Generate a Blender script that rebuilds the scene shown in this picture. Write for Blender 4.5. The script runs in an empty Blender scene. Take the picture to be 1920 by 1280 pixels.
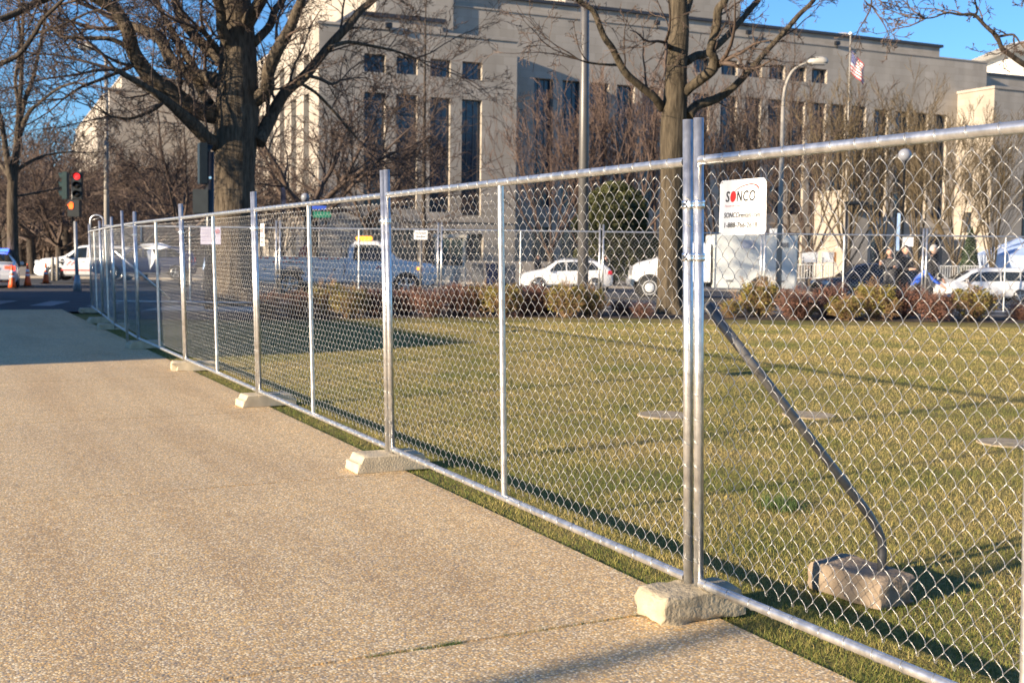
import bpy, bmesh, math, random
import numpy as np
from mathutils import Vector, Matrix, noise

random.seed(7)
rng = np.random.default_rng(7)
PI = math.pi
scene = bpy.context.scene
COL = scene.collection
V = Vector

# ------------------------------------------------------------------ camera, sky, sun, exposure
FPX, PITCH, ROLL, PPY, EYE = 2171.0, 0.05607, 0.01226, 596.5, 1.572
cp, sp = math.cos(PITCH), math.sin(PITCH)
FW, UP0, RT0 = V((0, cp, -sp)), V((0, sp, cp)), V((1, 0, 0))
CR = math.cos(ROLL) * RT0 + math.sin(ROLL) * UP0
CU = -math.sin(ROLL) * RT0 + math.cos(ROLL) * UP0
CAMP = V((0, 0, EYE))
cd = bpy.data.cameras.new("camera")
cam = bpy.data.objects.new("camera", cd)
COL.objects.link(cam)
M = Matrix((CR, CU, -FW)).transposed().to_4x4()
M.translation = CAMP
cam.matrix_world = M
cd.sensor_width = 36.0
cd.lens = 36.0 * FPX / 1920.0
cd.shift_y = -(640 - PPY) / 1920.0
cd.clip_start, cd.clip_end = 0.05, 6000
cd.dof.use_dof = True
cd.dof.focus_distance = 6.2
cd.dof.aperture_fstop = 4.5
scene.camera = cam

SUN_AZ, SUN_EL = math.radians(55.5), math.radians(14.0)     # light travels to the right and away from the camera
SH = V((math.sin(SUN_AZ), math.cos(SUN_AZ), 0))             # horizontal shadow direction
world = bpy.data.worlds.new("World")
scene.world = world
world.use_nodes = True
wn = world.node_tree
sky = wn.nodes.new("ShaderNodeTexSky")
sky.sky_type = 'NISHITA'
sky.sun_disc = False
sky.sun_elevation = SUN_EL
sky.sun_rotation = math.radians(180) + SUN_AZ
sky.air_density, sky.dust_density, sky.ozone_density = 1.0, 0.0, 6.5
bg = wn.nodes["Background"]
wn.links.new(sky.outputs[0], bg.inputs[0])
bg.inputs[1].default_value = 0.095
sl = bpy.data.lights.new("sun", 'SUN')
sl.energy, sl.angle, sl.color = 5.0, math.radians(0.5), (1.0, 0.82, 0.60)
so = bpy.data.objects.new("sun", sl)
COL.objects.link(so)
sdir = V((SH.x * math.cos(SUN_EL), SH.y * math.cos(SUN_EL), -math.sin(SUN_EL)))
so.rotation_euler = sdir.to_track_quat('-Z', 'Y').to_euler()
scene.view_settings.view_transform = 'Standard'
scene.view_settings.look = 'None'
scene.view_settings.gamma = 1.0
scene.view_settings.exposure = 1.25
scene.view_settings.use_curve_mapping = False


# ------------------------------------------------------------------ helpers: places
def ray(px, py):
    return FW + CR * ((px - 960) / FPX) + CU * ((PPY - py) / FPX)

def at(px, py, Y):
    d = ray(px, py)
    return CAMP + d * (Y / d.y)

def onz(px, py, z=0.0):
    d = ray(px, py)
    return CAMP + d * ((z - EYE) / d.z)

def hit(px, py, P, n):
    d = ray(px, py)
    t = (V((P[0], P[1], 0)) - V((0, 0, 0))).dot(V((n[0], n[1], 0))) / d.dot(V((n[0], n[1], 0)))
    return CAMP + d * t

def pxm(Y):
    return Y / FPX                                          # metres per photo pixel at depth Y

FD = V((-0.4509, 0.8925, 0)).normalized()                   # along the near fence, away from the camera
FN = V((0.8925, 0.4509, 0)).normalized()                    # from the path over the fence onto the lawn

def sm(a, b, x):
    t = min(1, max(0, (x - a) / (b - a)))
    return t * t * (3 - 2 * t)

def z_lawn(x, y):
    t = x * FN.x + y * FN.y - 3.0
    return 0.16 * sm(2, 9, t) * sm(9, 24, y)

def z_street(x, y):
    return -0.0155 * max(0, x + 5.5) - 0.0085 * max(0, y - 41) - 0.02


# ------------------------------------------------------------------ helpers: materials
MATS = {}
def mat(name, col, rough=0.6, metal=0.0, var=0.12, nscale=6.0, bump=0.0, bscale=40.0, spec=0.5, col2=None, coat=0.0, detail=5.0, rvar=0.0):
    if name in MATS:
        return MATS[name]
    m = bpy.data.materials.new(name)
    m.use_nodes = True
    nt = m.node_tree
    b = nt.nodes["Principled BSDF"]
    b.inputs["Roughness"].default_value = rough
    b.inputs["Metallic"].default_value = metal
    b.inputs["Specular IOR Level"].default_value = spec
    if coat:
        b.inputs["Coat Weight"].default_value = coat
        b.inputs["Coat Roughness"].default_value = 0.05
    tc = nt.nodes.new("ShaderNodeTexCoord")
    n = nt.nodes.new("ShaderNodeTexNoise")
    n.inputs["Scale"].default_value = nscale
    n.inputs["Detail"].default_value = detail
    nt.links.new(tc.outputs["Object"], n.inputs["Vector"])
    r = nt.nodes.new("ShaderNodeValToRGB")
    lo = tuple(max(0, c * (1 - var)) for c in col) + (1,)
    hi = tuple(min(1, c * (1 + var)) for c in (col2 or col)) + (1,)
    r.color_ramp.elements[0].color, r.color_ramp.elements[1].color = lo, hi
    r.color_ramp.elements[0].position, r.color_ramp.elements[1].position = 0.32, 0.68
    nt.links.new(n.outputs["Fac"], r.inputs["Fac"])
    nt.links.new(r.outputs["Color"], b.inputs["Base Color"])
    if rvar:
        mr = nt.nodes.new("ShaderNodeMapRange")
        mr.inputs["To Min"].default_value, mr.inputs["To Max"].default_value = rough - rvar, rough + rvar
        nt.links.new(n.outputs["Fac"], mr.inputs["Value"])
        nt.links.new(mr.outputs[0], b.inputs["Roughness"])
    if bump:
        n2 = nt.nodes.new("ShaderNodeTexNoise")
        n2.inputs["Scale"].default_value = bscale
        n2.inputs["Detail"].default_value = 6
        nt.links.new(tc.outputs["Object"], n2.inputs["Vector"])
        bp = nt.nodes.new("ShaderNodeBump")
        bp.inputs["Strength"].default_value = bump
        bp.inputs["Distance"].default_value = 0.01
        nt.links.new(n2.outputs["Fac"], bp.inputs["Height"])
        nt.links.new(bp.outputs[0], b.inputs["Normal"])
    MATS[name] = m
    return m

def glow(name, col, strength):
    if name in MATS:
        return MATS[name]
    m = mat(name, col, 0.3, var=0.03)
    b = m.node_tree.nodes["Principled BSDF"]
    b.inputs["Emission Color"].default_value = tuple(col) + (1,)
    b.inputs["Emission Strength"].default_value = strength
    return m

def glass(name, col=(0.02, 0.03, 0.04), rough=0.05):
    return mat(name, col, rough, 0.0, var=0.3, nscale=0.8, spec=0.8)


# ------------------------------------------------------------------ helpers: meshes
class MB:
    def __init__(s):
        s.v, s.f, s.m, s.sm = [], [], [], []
    def face(s, idx, mi=0, smooth=False):
        s.f.append(tuple(idx)); s.m.append(mi); s.sm.append(smooth)
    def quad(s, a, b, c, d, mi=0):
        n = len(s.v); s.v += [tuple(a), tuple(b), tuple(c), tuple(d)]
        s.face((n, n + 1, n + 2, n + 3), mi)
    def poly(s, pts, mi=0):
        n = len(s.v); s.v += [tuple(p) for p in pts]
        s.face(range(n, n + len(pts)), mi)
    def box(s, c, size, rz=0.0, mi=0, ax=None, taper=1.0):
        """box centred at c; ax=(u,v,w) optional axes"""
        if ax is None:
            u, v, w = V((math.cos(rz), math.sin(rz), 0)), V((-math.sin(rz), math.cos(rz), 0)), V((0, 0, 1))
        else:
            u, v, w = ax
        c = V(c); n = len(s.v); hx, hy, hz = size[0] / 2, size[1] / 2, size[2] / 2
        for k in (-1, 1):
            t = 1.0 if k < 0 else taper
            for a, b in ((-1, -1), (1, -1), (1, 1), (-1, 1)):
                s.v.append(tuple(c + u * a * hx * t + v * b * hy * t + w * k * hz))
        for q in ((3, 2, 1, 0), (4, 5, 6, 7), (0, 1, 5, 4), (1, 2, 6, 5), (2, 3, 7, 6), (3, 0, 4, 7)):
            s.face([n + i for i in q], mi)
    def tube(s, pts, rad, n=6, mi=0, cap=True, smooth=True):
        pts = [V(p) for p in pts]
        if not hasattr(rad, '__len__'):
            rad = [rad] * len(pts)
        base = len(s.v)
        t0 = (pts[1] - pts[0])
        if t0.length < 1e-9: t0 = V((0, 0, 1))
        t0.normalize()
        a = V((0, 0, 1)) if abs(t0.z) < 0.9 else V((1, 0, 0))
        u = t0.cross(a).normalized()
        L = len(pts)
        for i, p in enumerate(pts):
            if i == 0: t = pts[1] - p
            elif i == L - 1: t = p - pts[i - 1]
            else: t = pts[i + 1] - pts[i - 1]
            if t.length < 1e-9: t = t0.copy()
            t.normalize()
            u = u - t * u.dot(t)
            if u.length < 1e-6: u = t.orthogonal()
            u.normalize()
            w = t.cross(u)
            for k in range(n):
                th = 2 * PI * k / n
                q = p + (u * math.cos(th) + w * math.sin(th)) * rad[i]
                s.v.append((q.x, q.y, q.z))
        for i in range(L - 1):
            b0, b1 = base + i * n, base + (i + 1) * n
            for k in range(n):
                k2 = (k + 1) % n
                s.face((b0 + k, b0 + k2, b1 + k2, b1 + k), mi, smooth)
        if cap:
            s.face([base + k for k in range(n)][::-1], mi)
            s.face([base + (L - 1) * n + k for k in range(n)], mi)
    def lathe(s, prof, c=(0, 0, 0), n=16, mi=0, smooth=True, axis='z'):
        base = len(s.v); c = V(c)
        for r, z in prof:
            for k in range(n):
                th = 2 * PI * k / n
                if axis == 'z': p = (c.x + r * math.cos(th), c.y + r * math.sin(th), c.z + z)
                elif axis == 'y': p = (c.x + r * math.cos(th), c.y + z, c.z + r * math.sin(th))
                else: p = (c.x + z, c.y + r * math.cos(th), c.z + r * math.sin(th))
                s.v.append(p)
        for i in range(len(prof) - 1):
            for k in range(n):
                k2 = (k + 1) % n
                s.face((base + i * n + k, base + i * n + k2, base + (i + 1) * n + k2, base + (i + 1) * n + k), mi, smooth)
        s.face([base + k for k in range(n)][::-1], mi)
        s.face([base + (len(prof) - 1) * n + k for k in range(n)], mi)
    def prism(s, pts, d, mi=0):
        """closed outline pts extruded by vector d"""
        d = V(d); n = len(pts); b = len(s.v)
        s.v += [tuple(p) for p in pts] + [tuple(V(p) + d) for p in pts]
        s.face(list(range(b, b + n))[::-1], mi); s.face(range(b + n, b + 2 * n), mi)
        for i in range(n):
            j = (i + 1) % n
            s.face((b + i, b + j, b + n + j, b + n + i), mi)
    def grid(s, rows, mi=0, smooth=True, close=False):
        b = len(s.v); w = len(rows[0])
        for r in rows: s.v += [tuple(p) for p in r]
        for i in range(len(rows) - 1):
            for k in range(w if close else w - 1):
                k2 = (k + 1) % w
                s.face((b + i * w + k, b + i * w + k2, b + (i + 1) * w + k2, b + (i + 1) * w + k), mi, smooth)
    def mesh(s, name, mats):
        me = bpy.data.meshes.new(name)
        me.from_pydata(s.v, [], s.f)
        for m in (mats if isinstance(mats, (list, tuple)) else [mats]): me.materials.append(m)
        me.polygons.foreach_set("material_index", s.m)
        me.polygons.foreach_set("use_smooth", s.sm)
        me.update()
        return me
    def build(s, name, mats, parent=None, loc=None, bevel=0.0):
        me = s.mesh(name, mats)
        if bevel:
            bm = bmesh.new(); bm.from_mesh(me)
            bmesh.ops.remove_doubles(bm, verts=bm.verts, dist=1e-5)
            ed = [e for e in bm.edges if len(e.link_faces) == 2 and e.calc_face_angle(0) > 0.5]
            bmesh.ops.bevel(bm, geom=ed, offset=bevel, segments=2, affect='EDGES', clamp_overlap=True)
            bm.to_mesh(me); bm.free()
        return link(name, me, parent, loc)

def link(name, data, parent=None, loc=None):
    o = bpy.data.objects.new(name, data)
    COL.objects.link(o)
    if parent is not None: o.parent = parent
    if loc is not None: o.location = loc
    return o

def tag(o, label=None, cat=None, group=None, kind=None):
    if label: o["label"] = label
    if cat: o["category"] = cat
    if group: o["group"] = group
    if kind: o["kind"] = kind
    return o

def thing(name, label, cat, loc=(0, 0, 0), rz=0.0, group=None):
    o = link(name, None, None, loc)
    o.empty_display_size = 0.2
    o.rotation_euler = (0, 0, rz)
    return tag(o, label, cat, group)

KIDS = {}
def copy_tree(o, parent=None):
    c = o.copy(); COL.objects.link(c)
    if parent is not None: c.parent = parent
    for ch in list(o.children): copy_tree(ch, c)
    return c

def text_mesh(body, size, shear=0.0, sx=1.0, ext=0.0006, bold=0.0):
    cu = bpy.data.curves.new("lettering", 'FONT')
    cu.body, cu.size, cu.shear, cu.extrude, cu.offset = body, size, shear, ext, bold
    cu.align_x = 'CENTER'
    cu.resolution_u = 3
    o = bpy.data.objects.new("lettering", cu)
    COL.objects.link(o)
    dg = bpy.context.evaluated_depsgraph_get()
    me = bpy.data.meshes.new_from_object(o.evaluated_get(dg))
    bpy.data.objects.remove(o)
    bpy.data.curves.remove(cu)
    me.transform(Matrix.Diagonal((sx, 1, 1, 1)))
    me.transform(Matrix.Rotation(PI / 2, 4, 'X'))           # stands upright in xz, facing -y
    return me

def lettering(body, size, m, parent, loc, shear=0.0, sx=1.0, bold=0.0, name="lettering", rz=0.0, fit=None):
    me = text_mesh(body, size, shear, sx, bold=bold)
    me.materials.clear(); me.materials.append(m)
    if fit:
        xs_ = [v.co.x for v in me.vertices]; zs_ = [v.co.z for v in me.vertices]
        me.transform(Matrix.Translation((-(max(xs_) + min(xs_)) / 2, 0, 0)))
        me.transform(Matrix.Diagonal((fit / (max(xs_) - min(xs_)), 1, 1, 1)))
    o = link(name, me, parent, loc)
    o.rotation_euler = (0, 0, rz)
    return o


# ------------------------------------------------------------------ helpers: curves
def catmull(pts, sub=4):
    P = [V(p) for p in pts]; out = []
    for i in range(len(P) - 1):
        p0, p1, p2, p3 = P[max(0, i - 1)], P[i], P[i + 1], P[min(len(P) - 1, i + 2)]
        for k in range(sub):
            t = k / sub
            out.append(0.5 * ((2 * p1) + (p2 - p0) * t + (2 * p0 - 5 * p1 + 4 * p2 - p3) * t * t + (3 * p1 - p0 - 3 * p2 + p3) * t ** 3))
    out.append(P[-1]); return out

def lerp_list(r, sub):
    out = []
    for i in range(len(r) - 1):
        out += [r[i] + (r[i + 1] - r[i]) * k / sub for k in range(sub)]
    return out + [r[-1]]

# ------------------------------------------------------------------ materials
galv = mat("galvanized_steel", (0.68, 0.675, 0.66), 0.36, 0.88, var=0.16, nscale=22, bump=0.05, bscale=90, rvar=0.12)
wire = mat("galvanized_wire", (0.45, 0.445, 0.43), 0.42, 0.8, var=0.15, nscale=30)
zinc = mat("zinc_clamp", (0.80, 0.82, 0.84), 0.28, 1.0, var=0.1, nscale=30)
darkpipe = mat("weathered_dark_pipe", (0.16, 0.155, 0.15), 0.5, 0.6, var=0.25, nscale=12)
white_sign = mat("white_plastic_sign", (0.82, 0.82, 0.80), 0.45, var=0.03)
ink = mat("black_print", (0.012, 0.012, 0.012), 0.5, var=0.1)
red_ink = mat("red_print", (0.72, 0.03, 0.025), 0.5, var=0.05)
pink_ink = mat("faded_red_print", (0.72, 0.38, 0.36), 0.5, var=0.05)
black_paint = mat("black_paint", (0.012, 0.013, 0.016), 0.35, var=0.2)
white_paint = mat("white_car_paint", (0.78, 0.78, 0.77), 0.25, var=0.02, coat=0.6)
black_car = mat("black_car_paint", (0.012, 0.013, 0.018), 0.2, var=0.1, coat=0.8)
navy_car = mat("navy_car_paint", (0.02, 0.035, 0.10), 0.25, var=0.1, coat=0.6)
rubber = mat("tyre_rubber", (0.018, 0.018, 0.018), 0.8, var=0.2)
alloy = mat("alloy_rim", (0.55, 0.55, 0.56), 0.3, 0.9, var=0.1)
chrome = mat("chrome", (0.7, 0.7, 0.72), 0.15, 1.0, var=0.05)
car_glass = glass("car_glass", (0.018, 0.024, 0.026), 0.06)
win_glass = glass("window_glass", (0.02, 0.035, 0.06), 0.08)
tail = mat("tail_light_red", (0.45, 0.01, 0.01), 0.2, var=0.1, coat=0.5)
lamp_clear = mat("headlight_lens", (0.6, 0.62, 0.64), 0.12, var=0.1, coat=0.7)
plastic_grey = mat("grey_plastic", (0.16, 0.165, 0.17), 0.5, var=0.1)
skin = mat("skin", (0.50, 0.30, 0.22), 0.55, var=0.08)
hair_dark = mat("dark_hair", (0.03, 0.02, 0.015), 0.6, var=0.3, nscale=60)
white_trim = mat("white_enamel", (0.74, 0.75, 0.74), 0.4, var=0.05)

def stone_mat(name, col, bw, bh, seed=0.0):
    m = mat(name, col, 0.8, var=0.07, nscale=0.35, bump=0.12, bscale=6)
    nt = m.node_tree; b = nt.nodes["Principled BSDF"]
    tc = nt.nodes["Texture Coordinate"]
    uvn = nt.nodes.new("ShaderNodeUVMap")
    br = nt.nodes.new("ShaderNodeTexBrick")
    br.inputs["Scale"].default_value = 1.0
    br.inputs["Brick Width"].default_value, br.inputs["Row Height"].default_value = bw, bh
    br.inputs["Mortar Size"].default_value = 0.012
    br.inputs["Color1"].default_value = (1, 1, 1, 1)
    br.inputs["Color2"].default_value = (0.86, 0.85, 0.83, 1)
    br.inputs["Mortar"].default_value = (0.70, 0.68, 0.64, 1)
    nt.links.new(uvn.outputs[0], br.inputs["Vector"])
    n3 = nt.nodes.new("ShaderNodeTexNoise"); n3.inputs["Scale"].default_value = 0.12
    mp = nt.nodes.new("ShaderNodeMapping"); mp.inputs["Scale"].default_value = (4, 4, 0.35)
    nt.links.new(tc.outputs["Object"], mp.inputs["Vector"]); nt.links.new(mp.outputs[0], n3.inputs["Vector"])
    st = nt.nodes.new("ShaderNodeMapRange"); st.inputs["From Min"].default_value, st.inputs["From Max"].default_value = 0.35, 0.7
    st.inputs["To Min"].default_value, st.inputs["To Max"].default_value = 0.84, 1.04
    nt.links.new(n3.outputs["Fac"], st.inputs["Value"])
    mx = nt.nodes.new("ShaderNodeMixRGB"); mx.blend_type = 'MULTIPLY'; mx.inputs[0].default_value = 1
    mx2 = nt.nodes.new("ShaderNodeMixRGB"); mx2.blend_type = 'MULTIPLY'; mx2.inputs[0].default_value = 1
    old = b.inputs["Base Color"].links[0].from_socket
    nt.links.new(old, mx.inputs[1]); nt.links.new(br.outputs["Color"], mx.inputs[2])
    nt.links.new(mx.outputs[0], mx2.inputs[1]); nt.links.new(st.outputs[0], mx2.inputs[2])
    nt.links.new(mx2.outputs[0], b.inputs["Base Color"])
    return m
limestone = stone_mat("limestone_ashlar", (0.42, 0.375, 0.315), 1.5, 0.75)
limestone_trim = mat("limestone_trim", (0.36, 0.32, 0.27), 0.8, var=0.1, nscale=1.2, bump=0.1, bscale=8)
roof_dark = mat("dark_metal_roof_edge", (0.035, 0.037, 0.045), 0.5, var=0.2)

def aggregate():
    m = bpy.data.materials.new("exposed_aggregate"); m.use_nodes = True
    nt = m.node_tree; b = nt.nodes["Principled BSDF"]; L = nt.links.new
    tc = nt.nodes.new("ShaderNodeTexCoord")
    vo = nt.nodes.new("ShaderNodeTexVoronoi"); vo.inputs["Scale"].default_value = 95; vo.inputs["Randomness"].default_value = 1
    L(tc.outputs["Object"], vo.inputs["Vector"])
    sep = nt.nodes.new("ShaderNodeSeparateColor"); L(vo.outputs["Color"], sep.inputs[0])
    cr = nt.nodes.new("ShaderNodeValToRGB"); cr.color_ramp.interpolation = 'CONSTANT'
    cols = [(0.0, (0.60, 0.43, 0.24)), (0.16, (0.40, 0.28, 0.16)), (0.30, (0.72, 0.58, 0.38)), (0.44, (0.27, 0.22, 0.18)),
            (0.54, (0.66, 0.44, 0.19)), (0.66, (0.56, 0.47, 0.37)), (0.78, (0.45, 0.28, 0.13)), (0.86, (0.80, 0.70, 0.54)), (0.93, (0.19, 0.18, 0.18))]
    el = cr.color_ramp.elements
    el[0].position, el[0].color = 0, cols[0][1] + (1,)
    el[1].position, el[1].color = cols[1][0], cols[1][1] + (1,)
    for p, c in cols[2:]:
        e = el.new(p); e.color = c + (1,)
    L(sep.outputs[0], cr.inputs["Fac"])
    # grout between pebbles
    ed = nt.nodes.new("ShaderNodeMapRange"); ed.inputs["From Min"].default_value, ed.inputs["From Max"].default_value = 0.42, 0.72
    ed.inputs["To Min"].default_value, ed.inputs["To Max"].default_value = 0.0, 1.0
    L(vo.outputs["Distance"], ed.inputs["Value"])
    mg = nt.nodes.new("ShaderNodeMixRGB"); mg.inputs[2].default_value = (0.36, 0.27, 0.17, 1)
    L(ed.outputs[0], mg.inputs[0]); L(cr.outputs[0], mg.inputs[1])
    # large soft patches of wear
    n = nt.nodes.new("ShaderNodeTexNoise"); n.inputs["Scale"].default_value = 0.55; n.inputs["Detail"].default_value = 4
    L(tc.outputs["Object"], n.inputs["Vector"])
    pr = nt.nodes.new("ShaderNodeValToRGB")
    pr.color_ramp.elements[0].color, pr.color_ramp.elements[1].color = (1.20, 1.16, 1.02, 1), (1.39, 1.33, 1.12, 1)
    pr.color_ramp.elements[0].position, pr.color_ramp.elements[1].position = 0.3, 0.7
    L(n.outputs["Fac"], pr.inputs["Fac"])
    mx = nt.nodes.new("ShaderNodeMixRGB"); mx.blend_type = 'MULTIPLY'; mx.inputs[0].default_value = 1
    L(mg.outputs[0], mx.inputs[1]); L(pr.outputs[0], mx.inputs[2])
    n5 = nt.nodes.new("ShaderNodeTexNoise"); n5.inputs["Scale"].default_value = 14; n5.inputs["Detail"].default_value = 3
    L(tc.outputs["Object"], n5.inputs["Vector"])
    pr2 = nt.nodes.new("ShaderNodeMapRange"); pr2.inputs["To Min"].default_value, pr2.inputs["To Max"].default_value = 0.86, 1.14
    L(n5.outputs["Fac"], pr2.inputs["Value"])
    mx3 = nt.nodes.new("ShaderNodeMixRGB"); mx3.blend_type = 'MULTIPLY'; mx3.inputs[0].default_value = 1
    L(mx.outputs[0], mx3.inputs[1]); L(pr2.outputs[0], mx3.inputs[2])
    mp5 = nt.nodes.new("ShaderNodeMapping"); mp5.inputs["Rotation"].default_value = (0, 0, math.radians(-26.8)); L(tc.outputs["Object"], mp5.inputs["Vector"])
    mp6 = nt.nodes.new("ShaderNodeMapping"); mp6.inputs["Scale"].default_value = (1.3, 0.16, 1)
    L(mp5.outputs[0], mp6.inputs["Vector"])
    n6 = nt.nodes.new("ShaderNodeTexNoise"); n6.inputs["Scale"].default_value = 1.6; n6.inputs["Detail"].default_value = 5; n6.inputs["Roughness"].default_value = 0.6
    L(mp6.outputs[0], n6.inputs["Vector"])
    r6 = nt.nodes.new("ShaderNodeValToRGB"); e6 = r6.color_ramp.elements
    e6[0].position, e6[0].color, e6[1].position, e6[1].color = 0.36, (0.90, 0.87, 0.84, 1), 0.56, (1.02, 1.02, 1.02, 1)
    L(n6.outputs["Fac"], r6.inputs["Fac"])
    n7 = nt.nodes.new("ShaderNodeTexNoise"); n7.inputs["Scale"].default_value = 3.2; n7.inputs["Detail"].default_value = 7; n7.inputs["Roughness"].default_value = 0.7
    L(tc.outputs["Object"], n7.inputs["Vector"])
    r7 = nt.nodes.new("ShaderNodeMapRange"); r7.inputs["From Min"].default_value, r7.inputs["From Max"].default_value = 0.30, 0.45
    r7.inputs["To Min"].default_value, r7.inputs["To Max"].default_value = 0.86, 1.0
    L(n7.outputs["Fac"], r7.inputs["Value"])
    mx6 = nt.nodes.new("ShaderNodeMixRGB"); mx6.blend_type = 'MULTIPLY'; mx6.inputs[0].default_value = 1
    mx7 = nt.nodes.new("ShaderNodeMixRGB"); mx7.blend_type = 'MULTIPLY'; mx7.inputs[0].default_value = 1
    L(mx3.outputs[0], mx6.inputs[1]); L(r6.outputs[0], mx6.inputs[2]); L(mx6.outputs[0], mx7.inputs[1]); L(r7.outputs[0], mx7.inputs[2])
    L(mx7.outputs[0], b.inputs["Base Color"])
    inv = nt.nodes.new("ShaderNodeMath"); inv.operation = 'SUBTRACT'; inv.inputs[0].default_value = 1
    L(vo.outputs["Distance"], inv.inputs[1])
    bp = nt.nodes.new("ShaderNodeBump"); bp.inputs["Strength"].default_value = 0.35; bp.inputs["Distance"].default_value = 0.004
    L(inv.outputs[0], bp.inputs["Height"]); L(bp.outputs[0], b.inputs["Normal"])
    b.inputs["Roughness"].default_value = 0.75
    MATS[m.name] = m
    return m
agg = aggregate()

def asphalt_mat():
    m = mat("asphalt", (0.052, 0.053, 0.056), 0.85, var=0.22, nscale=1.3, bump=0.35, bscale=160)
    return m
asphalt = asphalt_mat()
concrete = mat("worn_concrete", (0.46, 0.42, 0.35), 0.85, var=0.12, nscale=9, bump=0.5, bscale=60, detail=8)
block_conc = mat("block_concrete", (0.50, 0.42, 0.29), 0.9, var=0.16, nscale=7, bump=0.6, bscale=70, detail=8)
block_rough = mat("chipped_block_concrete", (0.39, 0.325, 0.22), 0.92, var=0.26, nscale=11, bump=0.9, bscale=45, detail=9)
mulch = mat("mulch", (0.05, 0.034, 0.024), 0.95, var=0.4, nscale=16, bump=0.8, bscale=60)
paving_tan = mat("plaza_paving", (0.30, 0.265, 0.22), 0.8, var=0.12, nscale=0.6, bump=0.1, bscale=20)
road_white = mat("worn_white_road_paint", (0.26, 0.26, 0.26), 0.7, var=0.3, nscale=4)

def lawn_mat():
    m = bpy.data.materials.new("dormant_lawn"); m.use_nodes = True
    nt = m.node_tree; b = nt.nodes["Principled BSDF"]; L = nt.links.new
    tc = nt.nodes.new("ShaderNodeTexCoord")
    n1 = nt.nodes.new("ShaderNodeTexNoise"); n1.inputs["Scale"].default_value = 0.6; n1.inputs["Detail"].default_value = 6; n1.inputs["Roughness"].default_value = 0.65
    n2 = nt.nodes.new("ShaderNodeTexNoise"); n2.inputs["Scale"].default_value = 45; n2.inputs["Detail"].default_value = 4
    L(tc.outputs["Object"], n1.inputs["Vector"]); L(tc.outputs["Object"], n2.inputs["Vector"])
    c1 = nt.nodes.new("ShaderNodeValToRGB"); e = c1.color_ramp.elements
    e[0].position, e[0].color = 0.36, (0.14, 0.145, 0.036, 1)
    e[1].position, e[1].color = 0.62, (0.32, 0.24, 0.09, 1)
    L(n1.outputs["Fac"], c1.inputs["Fac"])
    c2 = nt.nodes.new("ShaderNodeMapRange"); c2.inputs["From Min"].default_value, c2.inputs["From Max"].default_value = 0.3, 0.7
    c2.inputs["To Min"].default_value, c2.inputs["To Max"].default_value = 0.55, 1.3
    L(n2.outputs["Fac"], c2.inputs["Value"])
    mx = nt.nodes.new("ShaderNodeMixRGB"); mx.blend_type = 'MULTIPLY'; mx.inputs[0].default_value = 1
    L(c1.outputs[0], mx.inputs[1]); L(c2.outputs[0], mx.inputs[2]); L(mx.outputs[0], b.inputs["Base Color"])
    bp = nt.nodes.new("ShaderNodeBump"); bp.inputs["Strength"].default_value = 0.9; bp.inputs["Distance"].default_value = 0.03
    L(n2.outputs["Fac"], bp.inputs["Height"]); L(bp.outputs[0], b.inputs["Normal"])
    b.inputs["Roughness"].default_value = 0.95
    b.inputs["Specular IOR Level"].default_value = 0.2
    return m
lawnm = lawn_mat()

def bark(name, c1, c2, sc=9.0):
    m = bpy.data.materials.new(name); m.use_nodes = True
    nt = m.node_tree; b = nt.nodes["Principled BSDF"]; L = nt.links.new
    tc = nt.nodes.new("ShaderNodeTexCoord")
    mp = nt.nodes.new("ShaderNodeMapping"); mp.inputs["Scale"].default_value = (1, 1, 0.16)
    L(tc.outputs["Object"], mp.inputs["Vector"])
    n = nt.nodes.new("ShaderNodeTexNoise"); n.inputs["Scale"].default_value = sc; n.inputs["Detail"].default_value = 7; n.inputs["Roughness"].default_value = 0.65
    L(mp.outputs[0], n.inputs["Vector"])
    r = nt.nodes.new("ShaderNodeValToRGB"); e = r.color_ramp.elements
    e[0].position, e[0].color, e[1].position, e[1].color = 0.36, c1 + (1,), 0.66, c2 + (1,)
    L(n.outputs["Fac"], r.inputs["Fac"]); L(r.outputs[0], b.inputs["Base Color"])
    bp = nt.nodes.new("ShaderNodeBump"); bp.inputs["Strength"].default_value = 1.0; bp.inputs["Distance"].default_value = 0.06
    L(n.outputs["Fac"], bp.inputs["Height"]); L(bp.outputs[0], b.inputs["Normal"])
    b.inputs["Roughness"].default_value = 0.92
    b.inputs["Specular IOR Level"].default_value = 0.2
    return m
bark_grey = bark("furrowed_grey_bark", (0.05, 0.038, 0.026), (0.15, 0.12, 0.086), 14.0)
bark_dark = bark("dark_bark", (0.03, 0.024, 0.02), (0.10, 0.08, 0.062))
twig_brown = mat("brown_twigs", (0.085, 0.058, 0.043), 0.85, var=0.3, nscale=2)
twig_red = mat("reddish_twigs", (0.11, 0.072, 0.054), 0.85, var=0.3, nscale=2)
twig_gold = mat("budding_twigs", (0.09, 0.066, 0.035), 0.85, var=0.3, nscale=2)
#@@PART2
# ================================================================== the setting
def PT(s, n, z=0.0):
    p = FD * s + FN * n
    return V((p.x, p.y, z))

def sheet(name, rows, m, kind="structure", smooth=True):
    b = MB(); b.grid(rows, 0, smooth)
    o = b.build(name, m); o["kind"] = kind
    return o

# wide ground under everything
def zg(x, y):
    xx, yy = min(70, max(-60, x)), min(150, max(20, y))
    return z_street(xx, yy) - 0.16
xs = [-2500, -600, -150, -60, -30, -10, 0, 10, 30, 70, 150, 600, 2500]
ys = [-600, -150, -40, 0, 20, 35, 60, 100, 150, 300, 800, 3000]
sheet("ground", [[(x, y, zg(x, y)) for x in xs] for y in ys], paving_tan)
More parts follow.
